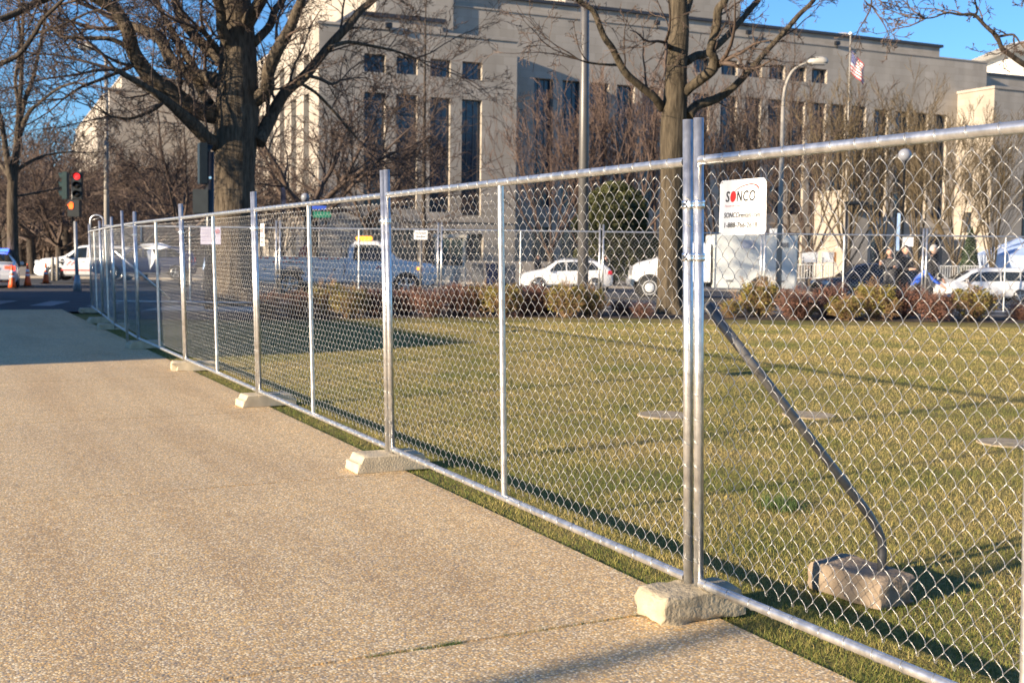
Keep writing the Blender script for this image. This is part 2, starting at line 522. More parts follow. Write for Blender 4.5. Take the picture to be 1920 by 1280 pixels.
# soil bed right under the path slabs
sheet("path_bed", [[PT(s, n, -0.035) for n in (-5.2, 3.04)] for s in (-6, 31.5)], mulch)
path = thing("path", None, None)
path["kind"] = "structure"
S0, SL = 4.19, 3.47
for k in range(-3, 7):
    s0, s1 = S0 + SL * k + 0.006, S0 + SL * (k + 1) - 0.006
    if k == 6: s1 = 31.6
    b = MB()
    c = PT((s0 + s1) / 2, -1.0, -0.06)
    b.box(c, (s1 - s0, 8.12, 0.12), ax=(FD, FN, V((0, 0, 1))))
    o = b.build("paving_slab", agg, path, bevel=0.006)
# street
xs = [-70, -45, -30, -20, -12, -6, 0, 8, 16, 25, 40, 60, 90]
ys = [28.6, 31, 36, 42, 50, 58, 66, 72]
sheet("street", [[(x, max(y, 28.62 if x < -9.5 else 30.0), z_street(x, y)) for x in xs] for y in ys], asphalt)
sheet("side_street", [[PT(s, n, z_street(*PT(s, n).xy) - 0.012) for n in (-46, -30, -14, -5.4)] for s in (-6, 8, 20, 30, 44)], asphalt)
# crossing stripes on the street at the end of the path
for i in range(9):
    x0 = -24 + i * 1.55
    b = MB()
    rows = [[(x0 + (y - 31.5) * -0.2 + dx, y, z_street(x0 + dx, y) + 0.005) for dx in (0, 0.6)] for y in (31.5, 33, 34.4)]
    b.grid(rows, 0); o = b.build("crossing_stripe", road_white); o["kind"] = "structure"
for y0 in (47.2, 47.55):
    b = MB(); b.grid([[(x, y0 + dy, z_street(x, y0 + dy) + 0.005) for dy in (0, 0.13)] for x in (-40, -20, 0, 20, 40, 60)], 0)
    o = b.build("lane_line", mat("yellow_road_paint", (0.55, 0.36, 0.05), 0.7, var=0.2)); o["kind"] = "structure"
# lawn
rows = []
for y in [-8, -2, 2, 4, 6, 8, 10, 12, 14, 16, 18, 20, 22, 24, 26, 27.9]:
    x0 = (3.05 - 0.4509 * y) / 0.8925
    rows.append([(x, y, z_lawn(x, y) - 0.012) for x in [x0 + (70 - x0) * (i / 22.0) ** 2 for i in range(23)]])
sheet("lawn", rows, lawnm)
xs = [-9.3, -6, -3, 0, 4, 8, 12, 18, 26, 40, 60]
sheet("mulch_bed", [[(x, y, z_lawn(x, min(y, 27)) - 0.006 + dz) for x in xs] for y, dz in ((25.75, 0.0), (26.6, 0.03), (27.6, 0.03), (28.9, 0.0))], mulch)
b = MB()
b.grid([[(x, y, z) for x, y, z in ((x, 28.9, z_lawn(x, 27) + 0.0), (x, 29.05, z_lawn(x, 27) + 0.0), (x, 29.06, z_street(x, 29) - 0.1))] for x in xs], 0, False)
o = b.build("kerb", concrete); o["kind"] = "structure"
# verge between the kerb and the street
sheet("verge", [[(x, y, (0.03 if k < 2 else z_street(x, y) - 0.1)) for x in xs] for k, y in enumerate((29.06, 31.5, 31.53))], concrete, smooth=False)
# far pavement in front of the courthouse
b = MB()
xs = [-60, -30, -10, 0, 10, 20, 35, 60, 90]
b.grid([[(x, y, z_street(x, y) + dz) for x in xs] for y, dz in ((68.6, -0.05), (68.62, 0.13), (80, 0.16), (150, 0.4))], 0, False)
o = b.build("pavement", paving_tan); o["kind"] = "structure"

# flat stone covers lying in the lawn
for px, py, rr, lab in ((1246, 777, 0.27, "flat tan stone cover in the lawn just left of the double fence post"),
                   (1516, 777, 0.26, "flat tan stone cover in the lawn behind the slanting brace pipe"),
                   (1886, 829, 0.24, "flat pale stone cover in the lawn at the right frame edge")):
    p = onz(px, py, z_lawn(*onz(px, py, 0.02).xy))
    b = MB(); b.lathe([(rr, -0.02), (rr, 0.002), (rr * 0.96, 0.005), (0.02, 0.006)], (0, 0, 0), 18, 0, False)
    o = b.build("stone_cover", mat("soiled_stone", (0.36, 0.285, 0.19), 0.9, var=0.3, nscale=9, bump=0.4, bscale=60), None, p)
    tag(o, lab, "stone cover", "stone covers in the lawn")

# grass blades, densest near the camera
def blades(N, dmin, dmax, cond, hmin, hmax, wid, name, parent=None, seed=3, p=1.2):
    r = np.random.default_rng(seed)
    az = r.uniform(-0.46, 0.52, N * 2)
    u = r.uniform(0, 1, N * 2)
    d = (dmin ** (2 - p) + u * (dmax ** (2 - p) - dmin ** (2 - p))) ** (1 / (2 - p))
    x, y = d * np.tan(az), d
    keep = cond(x, y)
    x, y = x[keep][:N], y[keep][:N]
    n = len(x)
    t = x * FN.x + y * FN.y - 3.0
    def smv(a, b_, v):
        q = np.clip((v - a) / (b_ - a), 0, 1); return q * q * (3 - 2 * q)
    z = 0.16 * smv(2, 9, t) * smv(9, 24, y) - 0.014
    h = r.uniform(hmin, hmax, n); a = r.uniform(0, 2 * PI, n)
    lean = r.uniform(0.1, 1.1, n) * h
    la = r.uniform(0, 2 * PI, n)
    w = wid * r.uniform(0.7, 1.4, n) * (0.7 + 0.06 * y)
    v = np.zeros((n, 3, 3))
    v[:, 0] = np.c_[x - np.cos(a) * w, y - np.sin(a) * w, z]
    v[:, 1] = np.c_[x + np.cos(a) * w, y + np.sin(a) * w, z]
    v[:, 2] = np.c_[x + np.cos(la) * lean, y + np.sin(la) * lean, z + h]
    me = bpy.data.meshes.new(name)
    me.vertices.add(3 * n); me.loops.add(3 * n); me.polygons.add(n)
    me.vertices.foreach_set("co", v.ravel())
    me.loops.foreach_set("vertex_index", np.arange(3 * n, dtype=np.int32))
    me.polygons.foreach_set("loop_start", np.arange(0, 3 * n, 3, dtype=np.int32))
    me.polygons.foreach_set("loop_total", np.full(n, 3, dtype=np.int32))
    me.update()
    at_ = me.attributes.new("tone", 'FLOAT', 'FACE')
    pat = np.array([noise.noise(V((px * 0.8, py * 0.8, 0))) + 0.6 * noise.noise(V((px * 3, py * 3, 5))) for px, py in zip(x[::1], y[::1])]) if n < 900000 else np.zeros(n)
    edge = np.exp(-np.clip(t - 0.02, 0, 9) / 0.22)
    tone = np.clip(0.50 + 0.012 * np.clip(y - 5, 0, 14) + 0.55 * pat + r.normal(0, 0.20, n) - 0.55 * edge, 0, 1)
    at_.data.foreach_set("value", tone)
    me.materials.append(blade_m)
    return me
blade_m = bpy.data.materials.new("grass_blades"); blade_m.use_nodes = True
nt = blade_m.node_tree; bb = nt.nodes["Principled BSDF"]
an = nt.nodes.new("ShaderNodeAttribute"); an.attribute_name = "tone"
cr = nt.nodes.new("ShaderNodeValToRGB"); e = cr.color_ramp.elements
e[0].position, e[0].color = 0.0, (0.065, 0.105, 0.018, 1)
e[1].position, e[1].color = 1.0, (0.43, 0.335, 0.14, 1)
for p_, c_ in ((0.3, (0.185, 0.195, 0.045, 1)), (0.55, (0.30, 0.25, 0.08, 1))):
    q = e.new(p_); q.color = c_
nt.links.new(an.outputs["Fac"], cr.inputs[0]); nt.links.new(cr.outputs[0], bb.inputs["Base Color"])
bb.inputs["Roughness"].default_value = 0.7; bb.inputs["Specular IOR Level"].default_value = 0.2
def c1(x, y): return (x * FN.x + y * FN.y > 3.03) & (x > -9) & (y < 25.8)
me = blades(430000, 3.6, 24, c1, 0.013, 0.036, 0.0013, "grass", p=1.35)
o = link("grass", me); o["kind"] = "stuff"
o["label"] = "short dormant grass, tan mixed with green"
# green grass growing out of the path joint, and one dark tuft in the lawn
def c2(x, y):
    s, n = x * FD.x + y * FD.y, x * FN.x + y * FN.y
    return (abs(s - S0) < 0.014) & (((n > 1.62) & (n < 1.98)) | ((n > 2.2) & (n < 2.6) & (np.sin(n * 60) > 0.2)))
r_ = np.random.default_rng(9)
def tuft(name, pts, hmin, hmax, wid, lab):
    b = MB()
    for p in pts:
        a = random.uniform(0, 2 * PI); h = random.uniform(hmin, hmax); l = random.uniform(0.1, 0.8) * h; q = random.uniform(0, 2 * PI)
        p = V(p); n = len(b.v)
        b.v += [tuple(p - V((math.cos(a), math.sin(a), 0)) * wid), tuple(p + V((math.cos(a), math.sin(a), 0)) * wid), tuple(p + V((math.cos(q) * l, math.sin(q) * l, h)))]
        b.face((n, n + 1, n + 2))
    o = b.build(name, mat("green_grass", (0.06, 0.10, 0.022), 0.7, var=0.35, nscale=90))
    return o
pts = [PT(S0 + random.gauss(0, 0.006), random.choice([random.uniform(1.50, 1.78), random.uniform(1.8, 1.9), random.uniform(2.1, 2.95)]), -0.03) for _ in range(900)]
o = tuft("joint_grass", pts, 0.03, 0.05, 0.0018, ""); o["kind"] = "stuff"
p0 = onz(1462, 948, 0.0)
pts = [p0 + V((random.gauss(0, 0.07), random.gauss(0, 0.09), -0.01)) for _ in range(420)]
o = tuft("grass_tuft", pts, 0.04, 0.10, 0.003, ""); tag(o, "dark green grass tuft in the dry lawn near the brace pipe", "grass tuft", kind="stuff")

# ================================================================== buildings
UF = V((0.91, 0.415, 0)).normalized()       # along the courthouse front, to the right
UB = V((-UF.y, UF.x, 0))                    # into the building

def set_uv(me):
    uv = me.uv_layers.new(name="UVMap")
    nl = len(me.loops)
    co = np.zeros(len(me.vertices) * 3); me.vertices.foreach_get("co", co); co = co.reshape(-1, 3)
    li = np.zeros(nl, dtype=np.int32); me.loops.foreach_get("vertex_index", li)
    out = np.zeros((nl, 2))
    for p in me.polygons:
        n = p.normal
        idx = slice(p.loop_start, p.loop_start + p.loop_total)
        c = co[li[idx]]
        if abs(n.z) > 0.7: out[idx] = c[:, :2]
        else:
            out[idx, 0] = c[:, 0] * -n.y + c[:, 1] * n.x; out[idx, 1] = c[:, 2]
    uv.data.foreach_set("uv", out.ravel())

def wall(mb, P, u, W, z0, z1, openings=(), depth=0.5):
    """wall face from P along u, outward normal (u.y,-u.x); openings (a,b,za,zb) with reveals"""
    P = V((P[0], P[1], 0)); inn = V((-u.y, u.x, 0))
    us = sorted({0.0, W} | {q for o in openings for q in o[:2]})
    zs = sorted({z0, z1} | {q for o in openings for q in o[2:4]})
    def pt(a, z, d=0.0):
        q = P + u * a + inn * d
        return (q.x, q.y, z)
    for i in range(len(us) - 1):
        for j in range(len(zs) - 1):
            ca, cz = (us[i] + us[i + 1]) / 2, (zs[j] + zs[j + 1]) / 2
            if any(o[0] < ca < o[1] and o[2] < cz < o[3] for o in openings): continue
            mb.quad(pt(us[i], zs[j]), pt(us[i + 1], zs[j]), pt(us[i + 1], zs[j + 1]), pt(us[i], zs[j + 1]))
    for a, b_, za, zb in openings:
        mb.quad(pt(a, za), pt(a, zb), pt(a, zb, depth), pt(a, za, depth))
        mb.quad(pt(b_, zb), pt(b_, za), pt(b_, za, depth), pt(b_, zb, depth))
        mb.quad(pt(a, zb), pt(b_, zb), pt(b_, zb, depth), pt(a, zb, depth))
        mb.quad(pt(b_, za), pt(a, za), pt(a, za, depth), pt(b_, za, depth))

WCACHE = {}
def window(parent, P, u, o, depth=0.5, nv=3, hstep=1.6):
    a, b_, za, zb = o
    w, h = round(b_ - a, 2), round(zb - za, 2)
    key = (w, h, nv)
    if key not in WCACHE:
        f = MB()
        bw = 0.09
        for i in range(nv + 1):
            x = w * i / nv
            f.box((min(max(x, bw / 2), w - bw / 2), -0.04, h / 2), (bw, 0.08, h))
        nh = max(1, int(round(h / hstep)))
        for j in range(nh + 1):
            z = h * j / nh
            f.box((w / 2, -0.035, min(max(z, bw / 2), h - bw / 2)), (w, 0.06, bw * 0.8))
        g = MB()
        g.quad((0, 0, 0), (w, 0, 0), (w, 0, h), (0, 0, h))
        WCACHE[key] = (f.mesh("window", mat("bronze_window_frame", (0.10, 0.105, 0.11), 0.4, 0.4, var=0.1)), g.mesh("pane", win_glass))
    fm, gm = WCACHE[key]
    inn = V((-u.y, u.x, 0))
    q = V((P[0], P[1], 0)) + u * a + inn * (depth - 0.02)
    fo = link("window", fm, parent, (q.x, q.y, za))
    fo.rotation_euler = (0, 0, math.atan2(u.y, u.x))
    link("pane", gm, fo)

def facade(parent, P, u, W, z0, z1, ops, depth=0.5, name="wall", nv=3):
    mb = MB(); wall(mb, P, u, W, z0, z1, ops, depth)
    o = mb.build(name, limestone, parent); set_uv(o.data)
    for q in ops: window(parent, P, u, q, depth, nv)
    return o

def mass(parent, K, W, D, z0, z1, name="wall", front=(), left=(), depth=0.5, cornice=None, trim=None):
    """block with near-left corner K, W along the front, D into the depth"""
    K = V((K[0], K[1], 0))
    facade(parent, K, UF, W, z0, z1, front, depth, name)
    LB = K + UB * D
    facade(parent, LB, -UB, D, z0, z1, left, depth, name)
    mb = MB()
    R = K + UF * W
    wall(mb, R, UB, D, z0, z1)
    wall(mb, R + UB * D, -UF, W, z0, z1)
    mb.quad(*[(p.x, p.y, z1) for p in (K, R, R + UB * D, LB)])
    o = mb.build(name, limestone, parent); set_uv(o.data)
    if cornice:
        h, out, m = cornice
        c = MB()
        mid = K + UF * (W / 2) + UB * (D / 2)
        c.box((mid.x, mid.y, z1 + h / 2 + 0.002), (W + 2 * out, D + 2 * out, h), ax=(UF, UB, V((0, 0, 1))))
        c.build("cornice", m, parent)
    if trim:
        c = MB()
        for zz in trim:
            q = K + UF * (W / 2) - UB * 0.06
            c.box((q.x, q.y, zz), (W + 0.2, 0.12, 0.22), ax=(UF, UB, V((0, 0, 1))))
            q = K + UB * (D / 2) - UF * 0.06
            c.box((q.x, q.y, zz), (0.12, D, 0.22), ax=(UF, UB, V((0, 0, 1))))
        c.build("string_course", limestone_trim, parent)

ch = thing("courthouse", "long limestone courthouse with tall narrow windows and stepped flat roofs", "building", (0, 0, 0))
K0 = at(598, 44, 100.0); zK = K0.z; K0 = V((K0.x, K0.y, 0)); ZB = -1.4
NF = -UB
def fu(px, py, P):
    q = hit(px, py, P, NF)
    return (q - V((P[0], P[1], 0))).dot(UF), q.z
W1 = fu(970, 90, K0)[0]
fr = []
for pl, pr, t0, t1, T0, T1 in ((683, 708, 100, 134, 172, 352), (744, 771, 105, 138, 176, 360), (807, 832, 110, 143, 182, 366), (867, 892, 115, 148, 186, 372)):
    a, z1_ = fu(pl, t0, K0); b_, _ = fu(pr, t0, K0); z0_ = fu(pl, t1, K0)[1]
    b_ = a + 1.95
    fr.append((a, b_, z0_, z1_))
    zt_, zb_ = fu(pl, T0, K0)[1], fu(pl, T1, K0)[1]
    fr.append((a, b_, zb_ - 1.5, zt_))
    fr.append((a - 0.3, a + 2.25, zb_ - 6.2, zb_ - 3.2))
zsq0, zsq1 = fr[0][2], fr[0][3]; ztl0, ztl1 = fr[1][2], fr[1][3]
lf = []
DW1 = 41.0
for i in range(8):
    a = DW1 - 4.2 - i * 4.6
    lf.append((a - 0.95, a + 0.95, zsq0 - 0.3, zsq1 + 0.2)); lf.append((a - 0.95, a + 0.95, ztl0, ztl1)); lf.append((a - 0.95, a + 0.95, ztl0 - 4.8, ztl0 - 2.0))
mass(ch, K0, W1, DW1, ZB, zK, "wing_wall", fr, lf, 0.55, cornice=(0.22, 0.12, limestone_trim), trim=(ztl0 - 1.2,))
# attic over the wing
KA = K0 + UB * 3.0; p = hit(667, 28, KA, NF); za = p.z; KA = V((p.x, p.y, 0))
WA = fu(830, 36, KA)[0]
mass(ch, KA, WA, 30, zK + 0.2, za, "attic_wall", cornice=(0.35, 0.25, roof_dark))
# main block
KM = K0 + UB * 6.0
p = hit(845, 12, KM, NF); q = hit(1851, 119, KM, NF); zM = q.z
KM = V((p.x, p.y, 0)); WM = fu(1851, 119, KM)[0]
mo = []
def addcol(px, tall_y, sq=None):
    a, zt = fu(px, tall_y, KM)
    mo.append((a, a + 2.1, 2.6 + 3.5, zt))
    mo.append((a + 0.05, a + 2.05, -0.2 + 0.4, 4.3))
for i in range(14):
    px0 = (1002, 1055, 1108, 1157, 1206, 1253, 1300, 1352, 1398, 1442, 1482, 1522, 1560, 1598)[i]
    a = fu(px0, 150, KM)[0]
    if i < 6: mo.append((a, a + 2.1, 6.2, fu(1002, 146, KM)[1]))
    else:
        mo.append((a, a + 2.1, 6.2, fu(1560, 195, KM)[1]))
        if i < 12: mo.append((a, a + 2.1, fu(1522, 155, KM)[1], fu(1522, 128, KM)[1]))
    mo.append((a, a + 2.1, 0.6, 4.2))
for px0 in (1640, 1680, 1716, 1752):
    a = fu(px0, 200, KM)[0]
    mo.append((a, a + 2.0, 6.2, fu(1642, 205, KM)[1])); mo.append((a, a + 2.0, 0.6, 4.2))
mass(ch, KM, WM, 34, ZB, zM, "main_wall", mo, (), 0.7, cornice=(0.16, 0.10, limestone_trim), trim=(5.2,))
# attic with dark roof edge over the main block
KT = KM + UB * 0.45
p = hit(846, -10, KT, NF); q = hit(1762, 90, KT, NF); zT = q.z
KT = V((p.x, p.y, 0)); WT = fu(1762, 90, KT)[0]
mass(ch, KT, WT, 30, zM + 0.17, zT, "attic_wall", cornice=(0.30, 0.3, roof_dark))
KP = KT + UB * 5.0; p = hit(1060, 0, KP, NF); KP = V((p.x, p.y, 0)); WP = fu(1388, 20, KP)[0]
mass(ch, KP, WP, 16, zT + 0.31, zT + 8, "penthouse_wall")
# taller block behind the wing
KU = K0 + UB * 5.5; p = hit(705, 10, KU, NF); KU = V((p.x, p.y, 0)); WU = fu(850, 10, KU)[0]
mass(ch, KU, WU, 34, zK + 0.2, p.z + 5, "upper_wall", cornice=(0.3, 0.2, roof_dark))
# second wing further left
K3 = at(228, 145, 133.0); z3 = K3.z; K3 = V((K3.x, K3.y, 0)); W3 = 34
f3 = []
for i in range(6):
    a, _ = fu(250 + i * 47, 215, K3)
    f3 += [(a, a + 2.2, fu(250, 228, K3)[1], fu(250, 208, K3)[1]), (a, a + 2.2, 2.0, fu(250, 250, K3)[1])]
l3 = [(a - 1, a + 1, 3.0, z3 - 6) for a in (6, 11, 16, 21, 26, 31, 36, 41, 46)]
mass(ch, K3, W3, 52, ZB, z3, "far_wing_wall", f3, (), 0.5, cornice=(0.2, 0.12, limestone_trim))
K4 = K3 + NF * 2.0; p = hit(205, 168, K4, NF); z4 = p.z; K4 = V((p.x, p.y, 0))
mass(ch, K4, 20, 52, ZB, z4, "far_wing_wall", (), l3[:9], cornice=(0.2, 0.12, limestone_trim))
K5 = K4 + NF * 2.0; p = hit(182, 222, K5, NF); z5 = p.z; K5 = V((p.x, p.y, 0))
mass(ch, K5, 16, 40, ZB, z5, "far_wing_wall", (), [(a - 0.9, a + 0.9, 2, z5 - 3) for a in (5, 9, 13, 17, 21, 25, 29, 33)], cornice=(0.2, 0.12, limestone_trim))
# right wing
K6 = hit(1865, 166, KM + NF * 5.5, NF); z6 = K6.z; K6 = V((K6.x, K6.y, 0))
r6 = []
for i in range(5):
    a = 5.0 + i * 5.2
    r6 += [(a, a + 2.0, z6 - 6.2, z6 - 3.2), (a, a + 2.0, 2.5, z6 - 9)]
mass(ch, K6, 40, 9, ZB, z6, "right_wing_wall", r6, [(5, 6.2, 9.5, 11.6), (5, 6.2, 4.6, 7.0), (5, 6.2, 0.2, 2.4)], cornice=(0.3, 0.15, limestone_trim))
K7 = K6 + UB * 9.1 + UF * 1; z7 = hit(1860, 142, K7, NF).z
mass(ch, K7, 40, 12, z6 - 4, z7, "connecting_wall", cornice=(0.3, 0.2, roof_dark))
# bright entrance portal with curved black awning
KE = KM + NF * 7.0
p = hit(1587, 490, KE, NF); ze = hit(1587, 360, KE, NF).z; we = fu(1626, 400, KE)[0] - fu(1587, 400, KE)[0]
mass(ch, (p.x, p.y), we, 5.5, ZB, ze, "portal_wall", cornice=(0.25, 0.08, limestone_trim))
b = MB()
aw = []
c_ = V((p.x, p.y, 0)) + UF * (we * 0.25) + NF * 0.1
for i in range(9):
    th = PI * i / 8
    aw.append(c_ + UF * (-math.cos(th) * 1.5) + V((0, 0, ze - 1.9 + math.sin(th) * 0.75)))
b.prism(aw, NF * 1.6)
b.build("awning", black_paint, ch)
# floodlights on the parapets
for px, py in ((729, 50), (1232, 45), (1404, 63), (1570, 83)):
    P_ = K0 if px < 900 else KM
    q = hit(px, py, V(P_) - UB * 0.3, NF)
    b = MB(); b.box((0, 0, 0.1), (0.55, 0.35, 0.42), math.atan2(UF.y, UF.x)); b.tube([(0, 0, -0.15), (0.1, 0.5, -0.5)], 0.05, 6)
    b.build("floodlight", black_paint, ch, q)
b = MB(); q = hit(1580, 62, KT + UB * 4, NF); b.lathe([(1.25, -1.2), (1.25, -0.5), (1.1, -0.25), (0.6, -0.05), (0.05, 0.0)], q, 20)
b.build("roof_ventilator", mat("grey_dome", (0.42, 0.43, 0.45), 0.5), ch)
# pale building behind, upper right
pb = thing("white_building", "pale white building with a sloping roof showing beyond the right wing", "building", (0, 0, 0))
c = at(2010, 150, 260.0)
b = MB(); b.box((c.x, c.y, 20), (40, 30, 50)); b.build("wall", mat("white_stone", (0.75, 0.73, 0.68), 0.7, var=0.05), pb)
b = MB()
zz = 45.0; top = at(1935, 100, 260.0)
hw = 24
r0 = [(c.x - hw, c.y - hw, zz), (c.x + hw, c.y - hw, zz), (c.x + hw, c.y + hw, zz), (c.x - hw, c.y + hw, zz)]
tp = (c.x, c.y, top.z + 5)
for i in range(4): b.poly([r0[i], r0[(i + 1) % 4], tp])
b.poly(r0[::-1])
b.build("roof", mat("white_roof", (0.8, 0.79, 0.76), 0.6, var=0.05), pb)

# unseen blocks added beyond the left edge, sized to shade path, crossing and pickup
ob = thing("shade_blocks", "unseen brick blocks added outside the left frame edge to cast shade", "building")
brickm = mat("red_brick", (0.28, 0.12, 0.08), 0.85, var=0.2, nscale=3, bump=0.3, bscale=30)
A0 = V((-19.9, 6.3, 0))
def obox(s0, s1, h, dz):
    b = MB(); q = A0 + FD * ((s0 + s1) / 2) - FN * dz / 2
    b.box((q.x, q.y, h / 2 - 0.4), (s1 - s0, dz, h + 0.8), ax=(FD, FN, V((0, 0, 1))))
    return b
wo = obox(0, 17.5, 5.9, 12).build("wall", brickm, ob); obox(17.502, 27, 8.9, 12).build("wall", brickm, ob)
for k in range(8):
    b = MB(); q = A0 + FD * (2 + k * 3.2) + FN * 0.03
    b.box((q.x, q.y, 2.4), (1.2, 0.06, 1.8), ax=(FD, FN, V((0, 0, 1)))); b.build("window", win_glass, ob)

# low terrace wall in front of the courthouse
for x0, x1, lab in ((-6, 12.5, "low grey stone terrace wall behind the white estate car"), (14, 19, "low grey stone terrace wall behind the black car")):
    b = MB(); y_ = 82
    z_ = z_street((x0 + x1) / 2, y_)
    b.box(((x0 + x1) / 2, y_ + 2, z_ + 0.75), (x1 - x0, 0.5, 1.5), math.atan2(UF.y, UF.x))
    o = b.build("terrace_wall", limestone_trim); tag(o, lab, "wall")
#@@PART3
# ================================================================== chain-link fences
PO = 0.040
SP = 3.74                                   # joint spacing
ZB0, ZT0 = 0.150, 1.975                     # rail heights
def chain_mesh(W, z0, z1, dw=0.0866, rad=0.00133, sides=4, sub=4, seed=1):
    r = np.random.default_rng(seed)
    b = MB()
    hw = dw / 2
    nk = int(W / hw)
    dw_ = W / nk
    nj = int(round((z1 - z0) / (dw * 1.02 / 2)))
    dz = (z1 - z0) / nj
    for k in range(nk):
        pts = []
        for j in range(nj + 1):
            side = (j + k) % 2
            x = (k + side) * dw_
            ov = 0.0028 if side else -0.0028
            zj = z0 + j * dz
            if j == 0 or j == nj:
                # knuckled ends: a small hook
                ee = -1 if j == 0 else 1
                if j == 0:
                    pts.append((x - ov * 3.0, 0.005, zj + 0.008)); pts.append((x - ov * 1.5, 0.004, zj - 0.006))
                pts.append((x + ov, 0.0, zj))
                if j == nj:
                    pts.append((x - ov * 0.6, 0.003, zj + 0.005)); pts.append((x - ov * 3.0, 0.005, zj - 0.007))
            else:
                pts.append((x + ov, -0.0026 if side else 0.0026, zj + 0.0035 * (1 if side else -1) * 0))
            if j < nj:
                x2 = (k + 1 - side) * dw_
                yy = 0.006 if side else -0.006
                for t in np.linspace(0, 1, sub + 1)[1:-1]:
                    s_ = t - 0.012 * math.sin(2 * PI * t)
                    bow = 0.0042 * math.sin(PI * t) * (1 if side else 0)
                    pts.append((x + (x2 - x) * s_ + bow, yy * math.sin(PI * t) ** 0.7, zj + dz * t))
        b.tube(pts, rad, sides, 0, False)
    return b.mesh("chain_link_mesh", wire)

def ring_ties(mb, axis, p0, p1, step, R, m_r=0.0021, helical=False, start=0.06):
    p0, p1 = V(p0), V(p1); d = p1 - p0; L = d.length; d.normalize()
    if abs(d.z) > 0.9: u, w = V((1, 0, 0)), V((0, 1, 0))
    else: u, w = V((0, 0, 1)), V((0, 1, 0))
    t = start; i = 0
    while t < L - 0.05:
        c = p0 + d * t
        sk = 0.020 * (1 if not helical else 1.6)
        pts = []
        for q in range(11):
            a = -0.3 + 2 * PI * 0.93 * q / 10
            pts.append(c + u * math.cos(a) * R - w * math.sin(a) * R + d * sk * (q / 10 - 0.5) * 2)
        # tail that reaches the mesh behind
        pts.append(pts[-1] + w * 0.012 - u * (0.03 if abs(d.z) < 0.9 else 0.012))
        mb.tube(pts, m_r, 4, 0, False)
        t += step * random.uniform(0.9, 1.1); i += 1

MESH_H = None
pr, rr_, mr = 0.0215, 0.0205, 0.0185
PANEL = {}
def panel_meshes():
    x0, x1 = PO, SP - PO
    b = MB(); b.tube([(0, 0, 0.075), (0, 0, 2.155)], pr, 16); PANEL["post"] = b.mesh("post", galv)
    b = MB(); b.tube([(x0 + pr - 0.004, 0, 0), (x1 - pr + 0.004, 0, 0)], rr_, 14, 0, False); PANEL["rail"] = b.mesh("rail", galv)
    b = MB(); b.tube([(0, 0, ZB0 + rr_ - 0.003), (0, 0, ZT0 - rr_ + 0.003)], mr, 14, 0, False); PANEL["mid"] = b.mesh("middle_post", galv)
    PANEL["mesh"] = chain_mesh(x1 - x0 - 2 * pr, ZB0 + 0.052, ZT0 - 0.052)
    b = MB()
    ring_ties(b, 'x', (x0 + 0.02, 0, ZT0), (x1 - 0.02, 0, ZT0), 0.135, rr_ + 0.0016)
    ring_ties(b, 'x', (x0 + 0.02, 0, ZB0), (x1 - 0.02, 0, ZB0), 0.150, rr_ + 0.0016)
    for xx, R in ((x0, pr), (x1, pr), (SP / 2, mr)):
        ring_ties(b, 'z', (xx, 0, ZB0 + 0.05), (xx, 0, ZT0 - 0.08), 0.105, R + 0.0014, 0.0013, True)
    PANEL["ties"] = b.mesh("tie_wires", wire)
panel_meshes()

def fence_panel(J0, J1, label, group, lean=0.0, zs=1.0, name="fence_panel", ties=True, posts=True):
    J0, J1 = V(J0), V(J1)
    d = J1 - J0; L = math.hypot(d.x, d.y)
    t = thing(name, label, "fence panel", J0, math.atan2(d.y, d.x), group)
    t.rotation_mode = 'XYZ'
    t.rotation_euler = (lean, 0, math.atan2(d.y, d.x))
    sx = L / SP
    t.scale = (sx, 1, zs)
    if posts:
        for x in (PO, SP - PO):
            o = link("post", PANEL["post"], t, (x, 0, 0)); o.scale = (1 / sx, 1, 1)
    o = link("middle_post", PANEL["mid"], t, (SP / 2, 0, 0)); o.scale = (1 / sx, 1, 1)
    link("rail", PANEL["rail"], t, (0, 0, ZT0)); link("rail", PANEL["rail"], t, (0, 0, ZB0))
    o = link("chain_link_mesh", PANEL["mesh"], t, (PO + pr, 0.019, 0)); o["kind"] = "stuff"
    if ties:
        o = link("tie_wires", PANEL["ties"], t); o["kind"] = "stuff"
    return t

# near fence: joints on the ground
JA = V((0.815, 5.012, 0.0))
J = [JA + FD * SP * k for k in range(-1, 5)]
J[0] = JA + V((0.478, -0.878, 0)) * 3.36                # [-1]=right of frame, A, B, C, D, E
JE = J[-1]
far = [onz(217, 612, 0.02), onz(194, 594, 0.02), onz(172.5, 577, 0.02)]
fix = [JE]
for p, Y in zip(far, (21.7, 24.9, 28.2)):
    px = {21.7: 216, 24.9: 193, 28.2: 172.5}[Y]
    q = at(px, 590, Y); fix.append(V((q.x, q.y, 0)))
G1 = "chain-link panels of the near fence along the path"
labs = ["nearest chain-link panel, with the large rental sign, cut by the right frame edge",
        "chain-link panel left of the tall double post, right tree visible through its far end",
        "chain-link panel in front of the white utility pickup",
        "chain-link panel in front of the thick left tree trunk",
        "chain-link panel with pale notice and torn white plastic behind it, mostly over shaded ground",
        "first chain-link panel past the bend, in front of the crashed-looking dark blue car",
        "chain-link panel in front of the white police car's rear half",
        "farthest chain-link panel of the path fence, by the crossing"]
labs[4] = "chain-link panel where the path shade begins, white rag hanging behind it"
labs[5] = "first chain-link panel past the fence bend, dark blue car behind it"
LEAN = math.radians(1.55)
jj = [J[0], J[1], J[2], J[3], J[4], J[5]] + fix[1:]
order = []
for i in range(len(jj) - 1):
    # panel's local +y must point to the lawn: run from far to near
    order.append(fence_panel(jj[i + 1], jj[i], labs[i], G1, LEAN))
